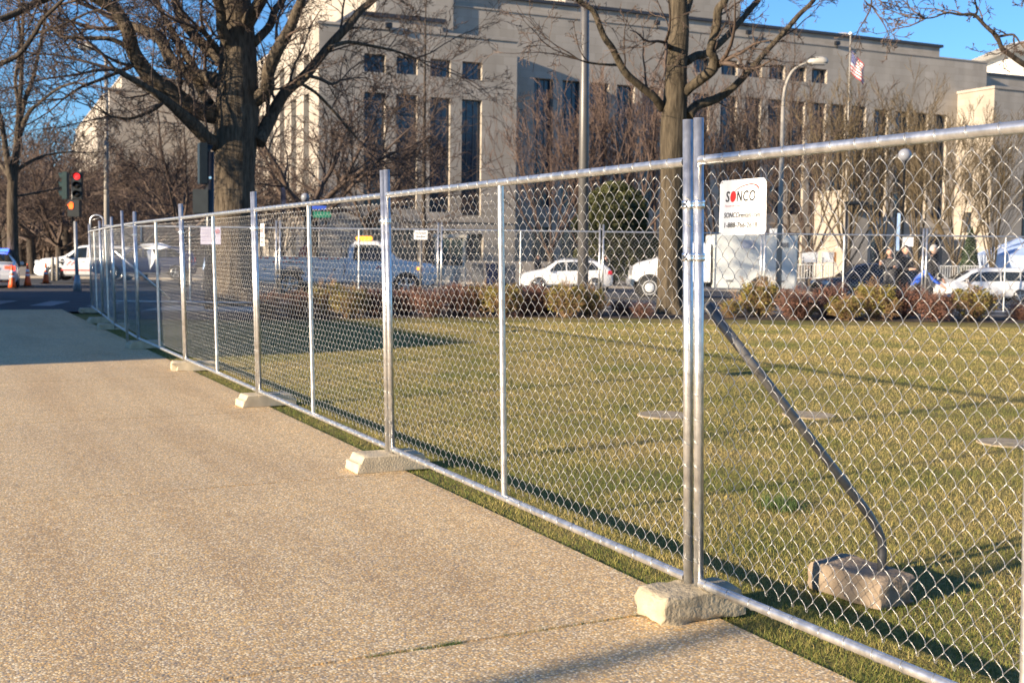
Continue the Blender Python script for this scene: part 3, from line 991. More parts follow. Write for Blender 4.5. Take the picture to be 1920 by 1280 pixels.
# clamps joining neighbouring panels
def clamp(z, J_, lab_i):
    pass
b = MB()
for zz in (0.0,):
    for sx in (-PO, PO):
        prof = [(pr + 0.0015, -0.017), (pr + 0.0045, -0.016), (pr + 0.0045, -0.006), (pr + 0.003, 0), (pr + 0.0045, 0.006), (pr + 0.0045, 0.016), (pr + 0.0015, 0.017)]
        b.lathe(prof, (sx, 0, 0), 16)
    b.box((0, -0.028, 0), (0.018, 0.016, 0.03)); b.lathe([(0.008, -0.012), (0.008, 0.0)], (0, -0.036, 0), 6, axis='y')
CLAMP = b.mesh("clamp", zinc)
pos_words = ["on the tall double post beside the rental sign", "on the second double post, by the pickup cab", "on the third double post, by the small rental sign",
             "on the post where the fence meets the path shade", "on the post of the fence bend"]
for i in range(1, 6):
    for zz, w in ((1.79, "upper"), (1.565, "lower")):
        if i > 1 and w == "lower": continue
        p = jj[i]
        o = link("clamp", CLAMP, None, p)
        dd = (jj[i - 1] - jj[i + 1])
        o.rotation_euler = (LEAN, 0, math.atan2(dd.y, dd.x))
        o.location = p + V((-FN.x, -FN.y, 0)) * math.tan(1.55 * PI / 180) * zz + V((0, 0, zz))
        tag(o, (w + " " if i == 1 else "") + "galvanized clamp band " + pos_words[i - 1], "clamp", "clamps on the fence posts")

# concrete feet
def block_mesh(L, W, H, notch, seed, rough=0.004, holes=True):
    bm = bmesh.new()
    r = random.Random(seed)
    pts = [(-L / 2, 0), (L / 2, 0)]
    if notch:
        pts += [(L / 2, H * 0.58), (L / 2 - 0.03, H * 0.62), (L / 2 - 0.055, H), (-L / 2 + 0.055, H), (-L / 2 + 0.03, H * 0.62), (-L / 2, H * 0.58)]
    else:
        pts += [(L / 2, H * 0.86), (L / 2 - 0.02, H), (-L / 2 + 0.02, H), (-L / 2, H * 0.86)]
    f = bm.faces.new([bm.verts.new((x, -W / 2, z)) for x, z in pts])
    ex = bmesh.ops.extrude_face_region(bm, geom=[f])
    bmesh.ops.translate(bm, vec=(0, W, 0), verts=[v for v in ex["geom"] if isinstance(v, bmesh.types.BMVert)])
    bmesh.ops.recalc_face_normals(bm, faces=bm.faces)
    bmesh.ops.bevel(bm, geom=[e for e in bm.edges if e.calc_face_angle(0) > 0.3], offset=0.005, segments=1, affect='EDGES', clamp_overlap=True)
    bmesh.ops.triangulate(bm, faces=bm.faces)
    for _ in range(3):
        long = [e for e in bm.edges if e.calc_length() > 0.028]
        if not long: break
        bmesh.ops.subdivide_edges(bm, edges=long, cuts=1)
        bmesh.ops.triangulate(bm, faces=bm.faces)
    for v in bm.verts:
        q = v.co.copy()
        n = noise.noise_vector(q * 7 + V((seed, 0, 0))) * rough * 1.6 + noise.noise_vector(q * 30 + V((0, seed, 0))) * rough * 0.9
        cx_, cy_ = max(0, abs(q.x) / (L / 2) - 0.80) / 0.2, max(0, abs(q.y) / (W / 2) - 0.80) / 0.2
        c = max(0, noise.noise(q * 9 + V((seed * 3.1, 2, 1))) - 0.05) * cx_ * cy_
        v.co -= V((q.x, q.y, 0)) * min(0.16, c * 0.5) * (rough / 0.005)
        c2 = max(0, noise.noise(q * 14 + V((seed, 7, 1))) - 0.15) * cy_ * max(0, 1 - q.z / 0.03)
        v.co.y -= math.copysign(c2 * 0.03 * rough / 0.005, q.y)
        v.co += n
        v.co.z = max(v.co.z, 0.0)
    me = bpy.data.meshes.new("concrete_foot"); bm.to_mesh(me); bm.free()
    for p in me.polygons: p.use_smooth = True
    me.set_sharp_from_angle(angle=math.radians(32))
    return me
FNA = math.atan2(FN.y, FN.x)
feet = [(PT(0, 0), 0, 0, 0, "", 0)]
BL = [block_mesh(0.56, 0.26, 0.118, True, 3, 0.0013), block_mesh(0.56, 0.25, 0.115, False, 11, 0.006), block_mesh(0.44, 0.225, 0.125, False, 23, 0.0085)]
for me, m in zip(BL, (block_conc, block_conc, block_rough)): me.materials.append(m)
def foot(p, me, rz, label, z=0.0):
    o = link("concrete_foot", me, None, (p.x, p.y, z)); o.rotation_euler = (0, 0, rz)
    tag(o, label, "concrete foot", "concrete feet under the fence")
    return o
flab = ["chipped tan concrete foot under the tall double post", "smooth notched tan concrete foot under the second double post",
        "notched concrete foot under the third double post", "broken yellowish concrete foot under the post at the shade edge"]
offs = (-0.02, -0.02, 0.07, 0.10)
for i in range(4):
    me = (BL[2], BL[0], BL[0], BL[1])[i]
    p = jj[i + 1] + FN * offs[i]
    foot(p, me, FNA + (0.0, 0.0, 0.05, -0.12)[i], flab[i])
for i, (px, py, lab) in enumerate(((272, 652, "grey concrete foot in the shade under the slim leaning post"), (212, 617, "third farthest concrete foot, in the path shade"),
                          (190, 605, "second farthest concrete foot, brown in the path shade"), (172, 586, "farthest concrete foot, at the end of the path"))):
    p = onz(px, py, 0.0)
    foot(p, BL[1 if i % 2 else 0], FNA + 0.1, lab)
# loose slim posts past the bend
for px0, py0, px1, py1, w, lab in ((239, 640, 228, 395, 0.021, "slim galvanized post leaning on the fence, standing on a grey concrete foot"),):
    g = onz(px0, py0, 0.11); q = at(px1, py1, g.y)
    b = MB(); b.tube([(0, 0, 0), q - g], w, 12); o = b.build("loose_post", galv, None, g); tag(o, lab, "post")
# rounded gate leaf end sticking up at the fence corner
q = at(180, 420, 28.3); b = MB(); pts = []
for i in range(13):
    th = PI * i / 12; pts.append((0.16 * -math.cos(th), 0.05, 0.30 + 0.14 * math.sin(th)))
pts = [(-0.16, 0.05, -1.4)] + pts + [(0.16, 0.05, -1.4)]
b.tube(pts, 0.02, 8)
for i in range(9): b.tube([(-0.15, 0.05, -1.3 + i * 0.2), (0.15, 0.05, -1.2 + i * 0.2)], 0.006, 4)
o = b.build("gate_frame", galv, None, (q.x, q.y, q.z - 0.22)); tag(o, "round topped galvanized gate leaf at the far fence corner", "gate")

# brace at the tall double post: bent dark pipe into its own foot
pb0 = JA + V((0.03, 0.02, 1.36))
pe = onz(1652, 1078, 0.10)
pk = V((pe.x + 0.005, pe.y, 0.30))
b = MB(); pts = [pb0]
d1 = (pk - pb0)
for t in (0.3, 0.6, 0.86): pts.append(pb0 + d1 * t)
for t in (0.2, 0.5, 0.8):
    a_ = pb0 + d1 * (0.86 + 0.14 * t); b__ = pk.lerp(pe, t * 0.35)
    pts.append(a_.lerp(b__, t))
pts += [pk.lerp(pe, 0.5), pe - V((0, 0, 0.06))]
b.tube(pts, 0.021, 14)
o = b.build("brace_pipe", darkpipe); tag(o, "dark bent brace pipe slanting from the tall double post into the lawn", "brace pipe")
bm_ = block_mesh(0.43, 0.25, 0.135, False, 41, 0.008); bm_.materials.append(mat("brown_shaded_concrete", (0.24, 0.185, 0.13), 0.92, var=0.3, nscale=9, bump=0.9, bscale=45, detail=9))  # brownish concrete, also darkened to stand for the fence's partial shade
pc = onz(1622, 1126, 0.0)
foot(V((1.645, 5.34, 0)), bm_, math.radians(-58), "shade-darkened brown concrete foot on the lawn holding the brace pipe", -0.005)
# second brace, far
p0, p1 = at(215, 470, 21.9), onz(330, 560, 0.1)
p1 = at(318, 560, 22.3)
b = MB(); b.tube([p0, p1], 0.022, 10)
o = b.build("brace_pipe", galv); tag(o, "pale brace pipe slanting down behind the bend of the fence", "brace pipe")

# fence beyond the lawn
G2 = "chain-link panels of the fence beyond the lawn"
X0 = at(1127, 500, 28.2).x; SQ = 3.93
l2 = ["far chain-link panel left of the thick left tree trunk", "far chain-link panel behind the trunk of the thick left tree", "far chain-link panel in front of the pickup's cab and bonnet",
      "far chain-link panel in front of the white estate car", "far chain-link panel between the estate car and the box truck", "far chain-link panel in front of the box truck's body",
      "far chain-link panel in front of the black car", "far chain-link panel in front of the white minivan", "far chain-link panel running out past the right frame edge"]
l2[3] = "far chain-link panel in front of the estate car's bonnet, double post at its right end"
l2[4] = "far chain-link panel with the right tree standing before it"
for k in range(-3, 6):
    a_, b_ = X0 + SQ * k, X0 + SQ * (k + 1)
    if k == -3: a_ = -10.0
    p, q = V((a_, 28.2, 0.14)), V((b_, 28.2, 0.14))
    fence_panel(p, q, l2[k + 3], G2, 0.0, 1.0, ties=False)
# brace behind the far double post
p0, p1 = at(1728, 490, 28.3), at(1752, 540, 28.9)
b = MB(); b.tube([p0, p1], 0.022, 8); o = b.build("brace_pipe", galv); tag(o, "short pale brace pipe at the far double post before the people", "brace pipe")

# signs hung on the near fence
def rental_sign(label, P, rz, lean, sc, curl=0.02, lx=0.0):
    t = thing("rental_sign", label, "sign", P, rz, "rental signs on the near fence")
    t.rotation_euler = (lean, 0, rz)
    t.scale = (1.5, 1, 1)
    w, h = 0.196, 0.222
    b = MB()
    rows = []
    def cy(x, z): return -curl * (max(0, x / (w / 2) - 0.55) ** 2) * (0.8 if z > 0 else 0.2) + 0.004 * math.sin(z * 20)
    def outline(x, z):
        return x
    NX, NZ = 14, 14
    for layer in (0, 1):
        rows = []
        for j in range(NZ + 1):
            z = -h / 2 + h * j / NZ
            row = []
            for i in range(NX + 1):
                x = -w / 2 + w * i / NX
                rr = 0.010
                ex = max(0, rr - (z + h / 2)), max(0, rr - (h / 2 - z))
                e_ = max(ex); sh = rr - math.sqrt(max(0, rr * rr - e_ * e_)) if e_ > 0 else 0
                xs_ = max(-w / 2 + sh, min(w / 2 - sh, x)) - 0.004 * (z / h)
                row.append((xs_, cy(x, z) + layer * 0.002, z))
            rows.append(row if layer else row)
        b.grid(rows, 0)
    b.build("board", white_sign, t)
    y = 0.0
    lettering("S", 0.060, ink, t, (-0.0635, y, 0.0235), 0.12, 1, 0.0006, fit=0.0165)
    lettering("N", 0.060, ink, t, (-0.0135, y, 0.0235), 0.10, 1, 0.0006, fit=0.0225)
    lettering("C", 0.060, ink, t, (0.0125, y, 0.0235), 0.10, 1, 0.0006, fit=0.0215)
    lettering("O", 0.060, ink, t, (0.0395, y, 0.0235), 0.10, 1, 0.0006, fit=0.0250)
    b = MB(); pts = []
    for i in range(24):
        th = 2 * PI * i / 24
        pts.append((-0.0405 + 0.0120 * math.cos(th) + 0.0015 * math.sin(th), y, 0.0435 + 0.0225 * math.sin(th)))
    b.prism(pts[::-1], (0, -0.0006, 0)); b.build("logo_dot", red_ink, t)
    b = MB(); up, dn = [], []
    cl = catmull([(-0.034, 0, 0.063), (-0.020, 0, 0.0745), (-0.001, 0, 0.0835), (0.0285, 0, 0.0895), (0.0495, 0, 0.0865), (0.0615, 0, 0.0765), (0.0630, 0, 0.0650)], 4)
    for i, p in enumerate(cl):
        f = i / (len(cl) - 1); tg = (cl[min(i + 1, len(cl) - 1)] - cl[max(i - 1, 0)]).normalized(); nn = V((-tg.z, 0, tg.x))
        th = 0.0012 + 0.0062 * f if f < 0.85 else 0.0065 * (1 - f) / 0.15 + 0.0004
        up.append((p.x + nn.x * th * 0.5, y, p.z + nn.z * th * 0.5)); dn.append((p.x - nn.x * th * 0.5, y, p.z - nn.z * th * 0.5))
    for i in range(len(up) - 1): b.quad(dn[i], dn[i + 1], up[i + 1], up[i])
    b.build("logo_swoosh", red_ink, t)
    lettering("Fence & Construction Rentals", 0.0125, pink_ink, t, (0, y, 0.002), 0.2, 1, fit=0.148)
    lettering("SONCOrentals.com", 0.0290, ink, t, (0, y, -0.0415), 0.12, 1, 0.0002, fit=0.150)
    lettering("1-888-766-2618", 0.0290, ink, t, (-0.004, y, -0.082), 0.12, 1, 0.0002, fit=0.138)
    b = MB()
    for sx in (-1, 1): b.tube([(sx * 0.088, -0.002, 0.100), (sx * 0.088, 0.006, 0.108), (sx * 0.084, 0.02, 0.118), (sx * 0.088, 0.006, 0.100)], 0.0013, 5)
    b.build("wire_loop", wire, t)
    for ch in t.children:                                   # print lies on the slightly curled board
        if ch.name.startswith(("lettering", "logo")):
            for v in ch.data.vertices:
                v.co.y = v.co.y * 0.3 + cy(v.co.x + ch.location.x, v.co.z + ch.location.z) - 0.0016
                if ch.location.y: v.co.y -= 0.0
            ch.location.y = 0.0
    return t
fa = math.atan2(-FD.y, -FD.x)
def on_fence(px, py, J_, off=0.004):
    """point on the leaning near-fence plane"""
    n = V((FN.x, FN.y, math.tan(1.55 * PI / 180))); d = ray(px, py)
    return CAMP + d * ((J_ - CAMP).dot(n) / d.dot(n)) - FN * off
sp_ = on_fence(1393.5, 388, JA, 0.004)
rental_sign("large white rental sign with red swoosh on the nearest panel, beside the tall double post", sp_, fa + 0.02, LEAN, 1)
rental_sign("small seeming white rental sign by the third double post, edge-on, left of the pickup", on_fence(493, 440, JA, 0.004), fa - 0.12, LEAN, 1, 0.03)
rental_sign("farthest rental sign, a narrow white strip by the fence bend", on_fence(265, 439, JA, 0.004), fa - 0.2, LEAN, 1, 0.03)
#@@PART4
# ================================================================== trees
def perp(d, rnd):
    a = V((rnd.gauss(0, 1), rnd.gauss(0, 1), rnd.gauss(0, 1)))
    a = a - d * a.dot(d)
    return a.normalized() if a.length > 1e-6 else d.orthogonal().normalized()

def sprout(mb, p, d, L, r, lev, prm, rnd):
    """a twisting branch with its own side branches; prm: dict(kids, up, wig, ang, ratio, sides, rmin)"""
    nseg = prm["seg"][lev]
    pts, rad = [V(p)], [r]
    d = V(d).normalized(); q = V(p)
    dirs = [d]
    for i in range(nseg):
        d = (d + perp(d, rnd) * prm["wig"][lev] + V((0, 0, prm["up"][lev]))).normalized()
        q = q + d * (L / nseg)
        pts.append(q.copy()); rad.append(max(prm["rmin"], r * (1 - 0.75 * (i + 1) / nseg))); dirs.append(d.copy())
    mb.tube(pts, rad, prm["sides"][lev], 0, False, lev == 0)
    if lev + 1 >= len(prm["seg"]): return
    n = prm["kids"][lev]
    n = int(n + rnd.random()) if n < 20 else n
    for k in range(n):
        t = prm["from"][lev] + (1 - prm["from"][lev]) * (k + rnd.random()) / n
        f = t * nseg; i = min(nseg - 1, int(f)); f -= i
        bp = pts[i].lerp(pts[i + 1], f)
        bd = dirs[i + 1]
        ang = prm["ang"][lev] * rnd.uniform(0.7, 1.25)
        nd = bd * math.cos(ang) + perp(bd, rnd) * math.sin(ang)
        rr = max(prm["rmin"], (rad[i] * (1 - f) + rad[i + 1] * f) * rnd.uniform(0.45, 0.7))
        sprout(mb, bp, nd, L * prm["ratio"][lev] * rnd.uniform(0.6, 1.2) * (1.15 - 0.5 * t), rr, lev + 1, prm, rnd)

def big_tree(name, label, Y, trunk, limbs, barkm, twigm, prm, seed, base_fix=None, spacing=0.7, twL=2.0, gz=None):
    """limbs: list of (dY, [(px,py,rpx)...]) read off the photograph, each at its own depth"""
    rnd = random.Random(seed)
    g = at(trunk[0][0], trunk[0][1], Y)
    root = thing(name, label, "tree", (g.x, g.y, gz if gz is not None else g.z))
    o = V(root.location)
    tm, cm = MB(), MB()
    tp = [at(x, y, Y) - o for x, y, r in trunk]; tr = [r * pxm(Y) * 0.9 for x, y, r in trunk]
    pts = catmull(tp, 5); rr = lerp_list(tr, 5)
    rows = []
    N = 28
    for i, (p, r) in enumerate(zip(pts, rr)):
        row = []
        for k in range(N):
            th = 2 * PI * k / N
            f = 1 + 0.10 * noise.noise(V((math.cos(th) * 1.2, math.sin(th) * 1.2, p.z * 0.25 + seed))) + 0.05 * noise.noise(V((math.cos(th) * 4, math.sin(th) * 4, p.z * 0.5 + seed)))
            flare = max(0, 1 - max(0, p.z) / 0.9) ** 2
            f += flare * 0.25 * math.sin(th * 5 + seed)
            row.append(p + V((math.cos(th) * r * f, math.sin(th) * r * f, 0)))
        rows.append(row)
    tm.grid(rows, 0, True, True)
    for dY, L in limbs:
        n = len(L)
        lp = []
        for i, (x, y, r) in enumerate(L):
            yy = Y + dY * (i / (n - 1)) ** 0.8
            lp.append(at(x, y, yy) - o + V((rnd.gauss(0, 1), rnd.gauss(0, 1), rnd.gauss(0, 1))) * 0.02 * (0 < i < n - 1))
        lr = [r * pxm(Y) for x, y, r in L]
        P, R = catmull(lp, 4), lerp_list(lr, 4)
        R = [r * (1 + 0.12 * noise.noise(p * 1.7)) for r, p in zip(R, P)]
        tm.tube(P, R, 12, 0, True)
        # side branches
        acc = 0.0
        for i in range(1, len(P)):
            seg = (P[i] - P[i - 1]); acc += seg.length
            if acc > spacing * rnd.uniform(0.6, 1.4) and i > 2:
                acc = 0
                d = seg.normalized(); ang = rnd.uniform(0.6, 1.2)
                nd = d * math.cos(ang) + perp(d, rnd) * math.sin(ang)
                nd.z += 0.15
                sprout(cm, P[i], nd, twL * rnd.uniform(0.5, 1.3), max(0.018, R[i] * rnd.uniform(0.18, 0.34)), 0, prm, rnd)
        d = (P[-1] - P[-2]).normalized()
        for _ in range(3):
            sprout(cm, P[-1], (d + perp(d, rnd) * 0.5), twL * 1.3, max(0.018, R[-1] * 0.7), 0, prm, rnd)
    tm.build("trunk", barkm, root)
    cm.build("crown", twigm, root)
    return root

PB = dict(seg=(6, 5, 4, 3), kids=(7, 5, 3.5), wig=(0.20, 0.24, 0.26, 0.28), up=(0.05, 0.03, 0.02, 0.0), ang=(0.75, 0.75, 0.7), ratio=(0.48, 0.52, 0.55), sides=(5, 3, 3, 3), rmin=0.0065, **{"from": (0.15, 0.15, 0.1)})
L1 = [(425, 218, 19), (385, 208, 18), (345, 196, 17), (318, 170, 16), (287, 147, 14), (262, 118, 14), (248, 92, 13), (240, 57, 12), (217, 22, 11), (190, 4, 10), (160, -14, 9), (110, -40, 7)]
left_limbs = [
    (-2.5, L1),
    (-3.5, [(190, 4, 7), (160, -20, 7), (130, -16, 6), (75, 3, 6), (30, 24, 5.5), (-40, 52, 5)]),
    (1.5, [(425, 156, 15), (370, 142, 13), (328, 118, 12), (300, 75, 11), (275, 60, 10), (240, 48, 8)]),
    (2.0, [(395, 198, 10), (377, 165, 9), (362, 128, 9), (345, 95, 8), (322, 60, 6), (300, 10, 5), (285, -40, 4)]),
    (3.0, [(450, 142, 13), (425, 120, 12), (378, 84, 11), (352, 50, 10), (334, 15, 9), (322, -30, 7), (312, -90, 5)]),
    (-1.5, [(462, 122, 12), (432, 86, 11), (416, 57, 10), (413, 22, 9), (403, -10, 9), (392, -80, 7)]),
    (-0.8, [(425, 116, 6), (405, 92, 5.5), (392, 72, 5), (383, 60, 4.5)]),
    (-3.0, [(422, 278, 15), (396, 262, 13), (364, 234, 12), (338, 213, 10), (318, 196, 8), (285, 172, 6), (250, 150, 5), (215, 130, 4)]),
    (2.5, [(484, 268, 14), (509, 219, 12), (534, 178, 11), (574, 141, 10), (615, 91, 9), (652, 47, 8), (678, 18, 7), (702, -2, 6), (730, -30, 5)]),
    (-2.0, [(471, 192, 14), (500, 168, 13), (502, 138, 12), (515, 103, 12), (540, 56, 10), (559, 16, 9), (566, -5, 8), (580, -70, 6)]),
    (1.0, [(474, 82, 9), (505, 50, 8), (516, 20, 7), (527, 3, 6), (550, -40, 5)]),
    (-1.2, [(455, 60, 14), (480, 20, 12), (500, -20, 10), (515, -80, 8)]),
    (1.2, [(430, 40, 14), (420, -20, 12), (405, -90, 9)]),
    (-1.0, [(248, 100, 5), (228, 84, 5), (205, 74, 4.5), (175, 71, 4), (145, 71, 3.5), (117, 68, 3), (100, 52, 2.5), (70, 40, 2)]),
    (1.5, [(574, 141, 4), (600, 148, 3.5), (622, 156, 3), (640, 150, 2)]),
    (1.8, [(615, 91, 4), (650, 80, 3.5), (690, 84, 3), (740, 96, 2.5), (780, 110, 2)]),
    (1.5, [(560, 155, 3.5), (590, 175, 3), (630, 215, 2.5), (670, 260, 2)]),
    (-2.0, [(262, 118, 4), (225, 135, 3.5), (190, 150, 3), (150, 165, 2.5), (120, 185, 2)]),
    (-2.0, [(320, 175, 5), (295, 200, 4), (270, 215, 3.2), (240, 222, 2.5), (205, 218, 2)]),
]
big_tree("bare_tree", "thick trunked old bare tree with wide dark limbs at the left", 33.0,
         [(444, 572, 64), (444, 556, 50), (443, 520, 44), (441, 400, 43), (440, 330, 42), (443, 250, 47), (446, 180, 45), (446, 125, 40), (445, 60, 35), (440, 0, 32), (436, -60, 26), (440, -150, 16)],
         left_limbs, bark_grey, twig_brown, PB, 5, spacing=0.55, twL=2.3, gz=-0.05)

PR = dict(PB); PR.update(kids=(4.5, 3.5, 2.5))
right_limbs = [
    (-1.5, [(1242, 204, 8), (1226, 184, 8), (1200, 161, 7.5), (1176, 140, 7), (1160, 117, 6.5), (1147, 90, 6), (1135, 67, 5.5), (1112, 27, 5), (1085, 0, 4.5), (1050, -40, 3.5)]),
    (1.0, [(1290, 218, 11), (1310, 199, 9.5), (1340, 189, 8), (1372, 167, 7), (1410, 127, 6), (1440, 95, 5.5), (1474, 54, 5), (1500, 28, 4.5), (1524, 3, 4), (1550, -40, 3)]),
    (-1.0, [(1276, 182, 10), (1296, 166, 9.5), (1318, 148, 9.5), (1338, 127, 10), (1334, 108, 8), (1332, 95, 7.5), (1342, 50, 7.5), (1350, 20, 7.5), (1358, -5, 7), (1364, -80, 5)]),
    (1.6, [(1286, 117, 8), (1304, 105, 7.5), (1322, 97, 7), (1352, 79, 6.5), (1385, 48, 6), (1405, 20, 5.5), (1425, -10, 5), (1455, -60, 4)]),
    (1.0, [(1272, 44, 9), (1284, 25, 9), (1294, 0, 8), (1306, -60, 6)]),
    (-0.5, [(1338, 127, 6.5), (1346, 123, 7), (1351, 118, 6.5)]),
    (-0.6, [(1258, 90, 5), (1249, 85, 5), (1247, 80, 4.5)]),
    (-1.0, [(1166, 122, 3), (1140, 124, 2.2), (1110, 120, 1.8), (1085, 112, 1.2)]),
]
big_tree("bare_tree", "slimmer sunlit bare tree with lopped limbs standing behind the tall double post", 27.6,
         [(1262, 590, 42), (1260, 576, 33), (1257, 540, 28), (1257, 450, 24), (1260, 350, 25), (1262, 250, 27), (1266, 180, 24), (1268, 130, 22), (1271, 90, 22), (1274, 50, 20), (1272, 0, 18), (1272, -60, 15), (1270, -150, 10)],
         right_limbs, bark("olive_grey_bark", (0.04, 0.032, 0.022), (0.125, 0.10, 0.068), 12.0), twig_brown, PR, 8, spacing=0.9, twL=1.5, gz=0.13)
# tree at the far left
lt = [
    (-1, [(24, 345, 8), (14, 300, 6), (6, 250, 5), (-4, 190, 4), (-14, 120, 3)]),
    (1, [(30, 300, 6), (36, 240, 5), (45, 190, 4.5), (62, 150, 4), (75, 95, 3), (85, 40, 2.5), (90, -20, 2)]),
    (-1.5, [(34, 262, 5), (52, 215, 4), (75, 195, 3), (108, 170, 2.5), (140, 155, 2)]),
    (1.0, [(30, 320, 3.6), (60, 300, 2.8), (85, 292, 2.2), (125, 285, 1.7), (150, 286, 1.2)]),
    (1.5, [(26, 340, 5), (10, 320, 4), (-10, 290, 3)]),
    (1.0, [(34, 368, 2.6), (60, 362, 2.0), (90, 358, 1.6), (120, 352, 1.2)]),
    (1, [(36, 200, 4), (30, 150, 3.5), (40, 90, 3), (34, 30, 2.5), (40, -30, 2)]),
]
PL = dict(PB); PL.update(kids=(6, 4.5, 3), rmin=0.009)
big_tree("bare_tree", "tall bare street tree behind the white police car at the left frame edge", 48.5,
         [(24, 500, 15), (24, 470, 11), (23, 400, 10.5), (24, 345, 10), (29, 300, 8), (33, 262, 7), (36, 200, 5), (40, 150, 4.5), (42, 80, 3.5), (44, 0, 2.5), (45, -60, 2)],
         lt, bark_grey, twig_brown, PL, 12, spacing=0.8, twL=2.6, gz=-0.3)
# overhanging limb, upper left, and tree off the right edge
big_tree("bare_tree", "bare tree outside the left edge reaching thin limbs in at the top left corner", 30.0,
         [(-210, 600, 30), (-205, 450, 24), (-200, 250, 20), (-190, 100, 15), (-180, 0, 10)],
         [(-2, [(-200, 250, 12), (-120, 190, 9), (-50, 150, 6), (0, 124, 5), (35, 103, 4.5), (62, 62, 4), (80, 40, 3.5), (105, 15, 3), (130, -12, 2.5)]),
          (-1, [(62, 62, 3), (90, 58, 2.5), (125, 44, 2), (165, 22, 1.8), (190, 18, 1.2)])],
         bark_dark, twig_brown, PR, 15, spacing=0.9, twL=1.2, gz=-0.2)
big_tree("bare_tree", "bare tree outside the right edge whose crooked branch hangs in at the top right", 24.0,
         [(2120, 640, 34), (2115, 450, 28), (2110, 250, 24), (2105, 120, 20), (2100, 0, 16), (2100, -120, 10)],
         [(-1, [(2108, 210, 12), (2040, 180, 8), (1975, 150, 6), (1922, 122, 5), (1896, 108, 4.6), (1882, 92, 4.2), (1868, 70, 4), (1846, 46, 3.2), (1826, 33, 2.8), (1800, 31, 2.2), (1778, 21, 1.8), (1752, 32, 1.3), (1735, 35, 1)]),
          (-1.6, [(1868, 70, 2.6), (1890, 62, 2.2), (1905, 66, 1.8), (1912, 80, 1.4)]),
          (-1, [(1826, 33, 2), (1834, 20, 1.8), (1824, 0, 1.5), (1834, -20, 1.2)]),
          (-2, [(2104, 90, 9), (2000, 20, 6), (1900, -40, 4.5), (1780, -70, 3.5), (1690, -50, 2.2), (1640, -18, 1.6), (1634, 10, 1.1)])],
         bark_dark, twig_brown, PR, 18, spacing=0.55, twL=0.75, gz=0.1)

# ---- distant trees: a few built once, then copied
PTOP = {}
def proto_tree(seed, H, kind):
    rnd = random.Random(seed)
    tm, cm = MB(), MB()
    if kind == "vase":
        prm = dict(seg=(7, 5, 4, 3), kids=(6, 4.5, 3.6), wig=(0.10, 0.13, 0.16, 0.2), up=(0.10, 0.12, 0.12, 0.10), ang=(0.5, 0.5, 0.55), ratio=(0.5, 0.55, 0.6), sides=(5, 3, 3, 3), rmin=0.010, **{"from": (0.25, 0.2, 0.15)})
        th = H * 0.16
        tm.tube(catmull([(0, 0, -0.4), (0.03, 0, th * 0.5), (0, 0.04, th)], 3), [0.22, 0.18, 0.165, 0.16, 0.155, 0.15, 0.15], 10)
        for i in range(9):
            a = i * 2.4 + rnd.random(); tilt = rnd.uniform(0.15, 0.75)
            d = V((math.cos(a) * math.sin(tilt), math.sin(a) * math.sin(tilt), math.cos(tilt)))
            sprout(cm, (0, 0, th * rnd.uniform(0.85, 1.1)), d, H * rnd.uniform(0.6, 0.85), rnd.uniform(0.04, 0.065), 0, prm, rnd)
    elif kind == "spread":
        prm = dict(seg=(7, 5, 4, 3), kids=(8, 6, 4.5), wig=(0.2, 0.22, 0.24, 0.26), up=(0.05, 0.05, 0.05, 0.03), ang=(0.8, 0.75, 0.7), ratio=(0.5, 0.52, 0.55), sides=(5, 3, 3, 3), rmin=0.013, **{"from": (0.2, 0.15, 0.1)})
        th = H * 0.3
        tm.tube(catmull([(0, 0, -0.4), (0.1, 0, th * 0.5), (0, 0.1, th)], 3), [0.30, 0.26, 0.25, 0.24, 0.23, 0.22, 0.22], 10)
        for i in range(8):
            a = i * 2.4 + rnd.random(); tilt = rnd.uniform(0.35, 1.2)
            d = V((math.cos(a) * math.sin(tilt), math.sin(a) * math.sin(tilt), math.cos(tilt)))
            sprout(cm, (0, 0, th * rnd.uniform(0.7, 1.02)), d, H * rnd.uniform(0.45, 0.6), rnd.uniform(0.09, 0.14), 0, prm, rnd)
    else:                                     # "leader": straight stem with level side branches
        prm = dict(seg=(6, 4, 3), kids=(7, 4.5), wig=(0.12, 0.18, 0.22), up=(0.07, 0.05, 0.03), ang=(0.65, 0.65), ratio=(0.42, 0.5), sides=(4, 3, 3), rmin=0.012, **{"from": (0.15, 0.1)})
        P = [(rnd.gauss(0, 0.05), rnd.gauss(0, 0.05), z * H) for z in np.linspace(-0.03, 1, 12)]
        tm.tube(P, [0.17 * (1 - 0.85 * i / 11) for i in range(12)], 8)
        for i in range(46):
            z = H * (0.14 + 0.84 * (i / 46)); a = i * 2.4 + rnd.random()
            l = H * 0.30 * (1 - 0.72 * (i / 46) ** 1.3) * rnd.uniform(0.7, 1.2)
            tilt = rnd.uniform(1.0, 1.5) - 0.4 * i / 46
            d = V((math.cos(a) * math.sin(tilt), math.sin(a) * math.sin(tilt), math.cos(tilt)))
            sprout(cm, (0, 0, z), d, l, 0.03 * (1 - 0.5 * i / 46), 0, prm, rnd)
    PTOP[(kind, seed)] = float(np.percentile([v[2] for v in cm.v], 99.0))
    return tm.mesh("trunk", bark_dark), cm.mesh("crown", twig_brown), PTOP[(kind, seed)]
PROTO = {"vase": [proto_tree(s, 9.0, "vase") for s in (31, 32)], "spread": [proto_tree(s, 11.0, "spread") for s in (41, 42, 43)], "leader": [proto_tree(51, 17.0, "leader")]}
PH = {"vase": 9.0, "spread": 11.0, "leader": 17.0}
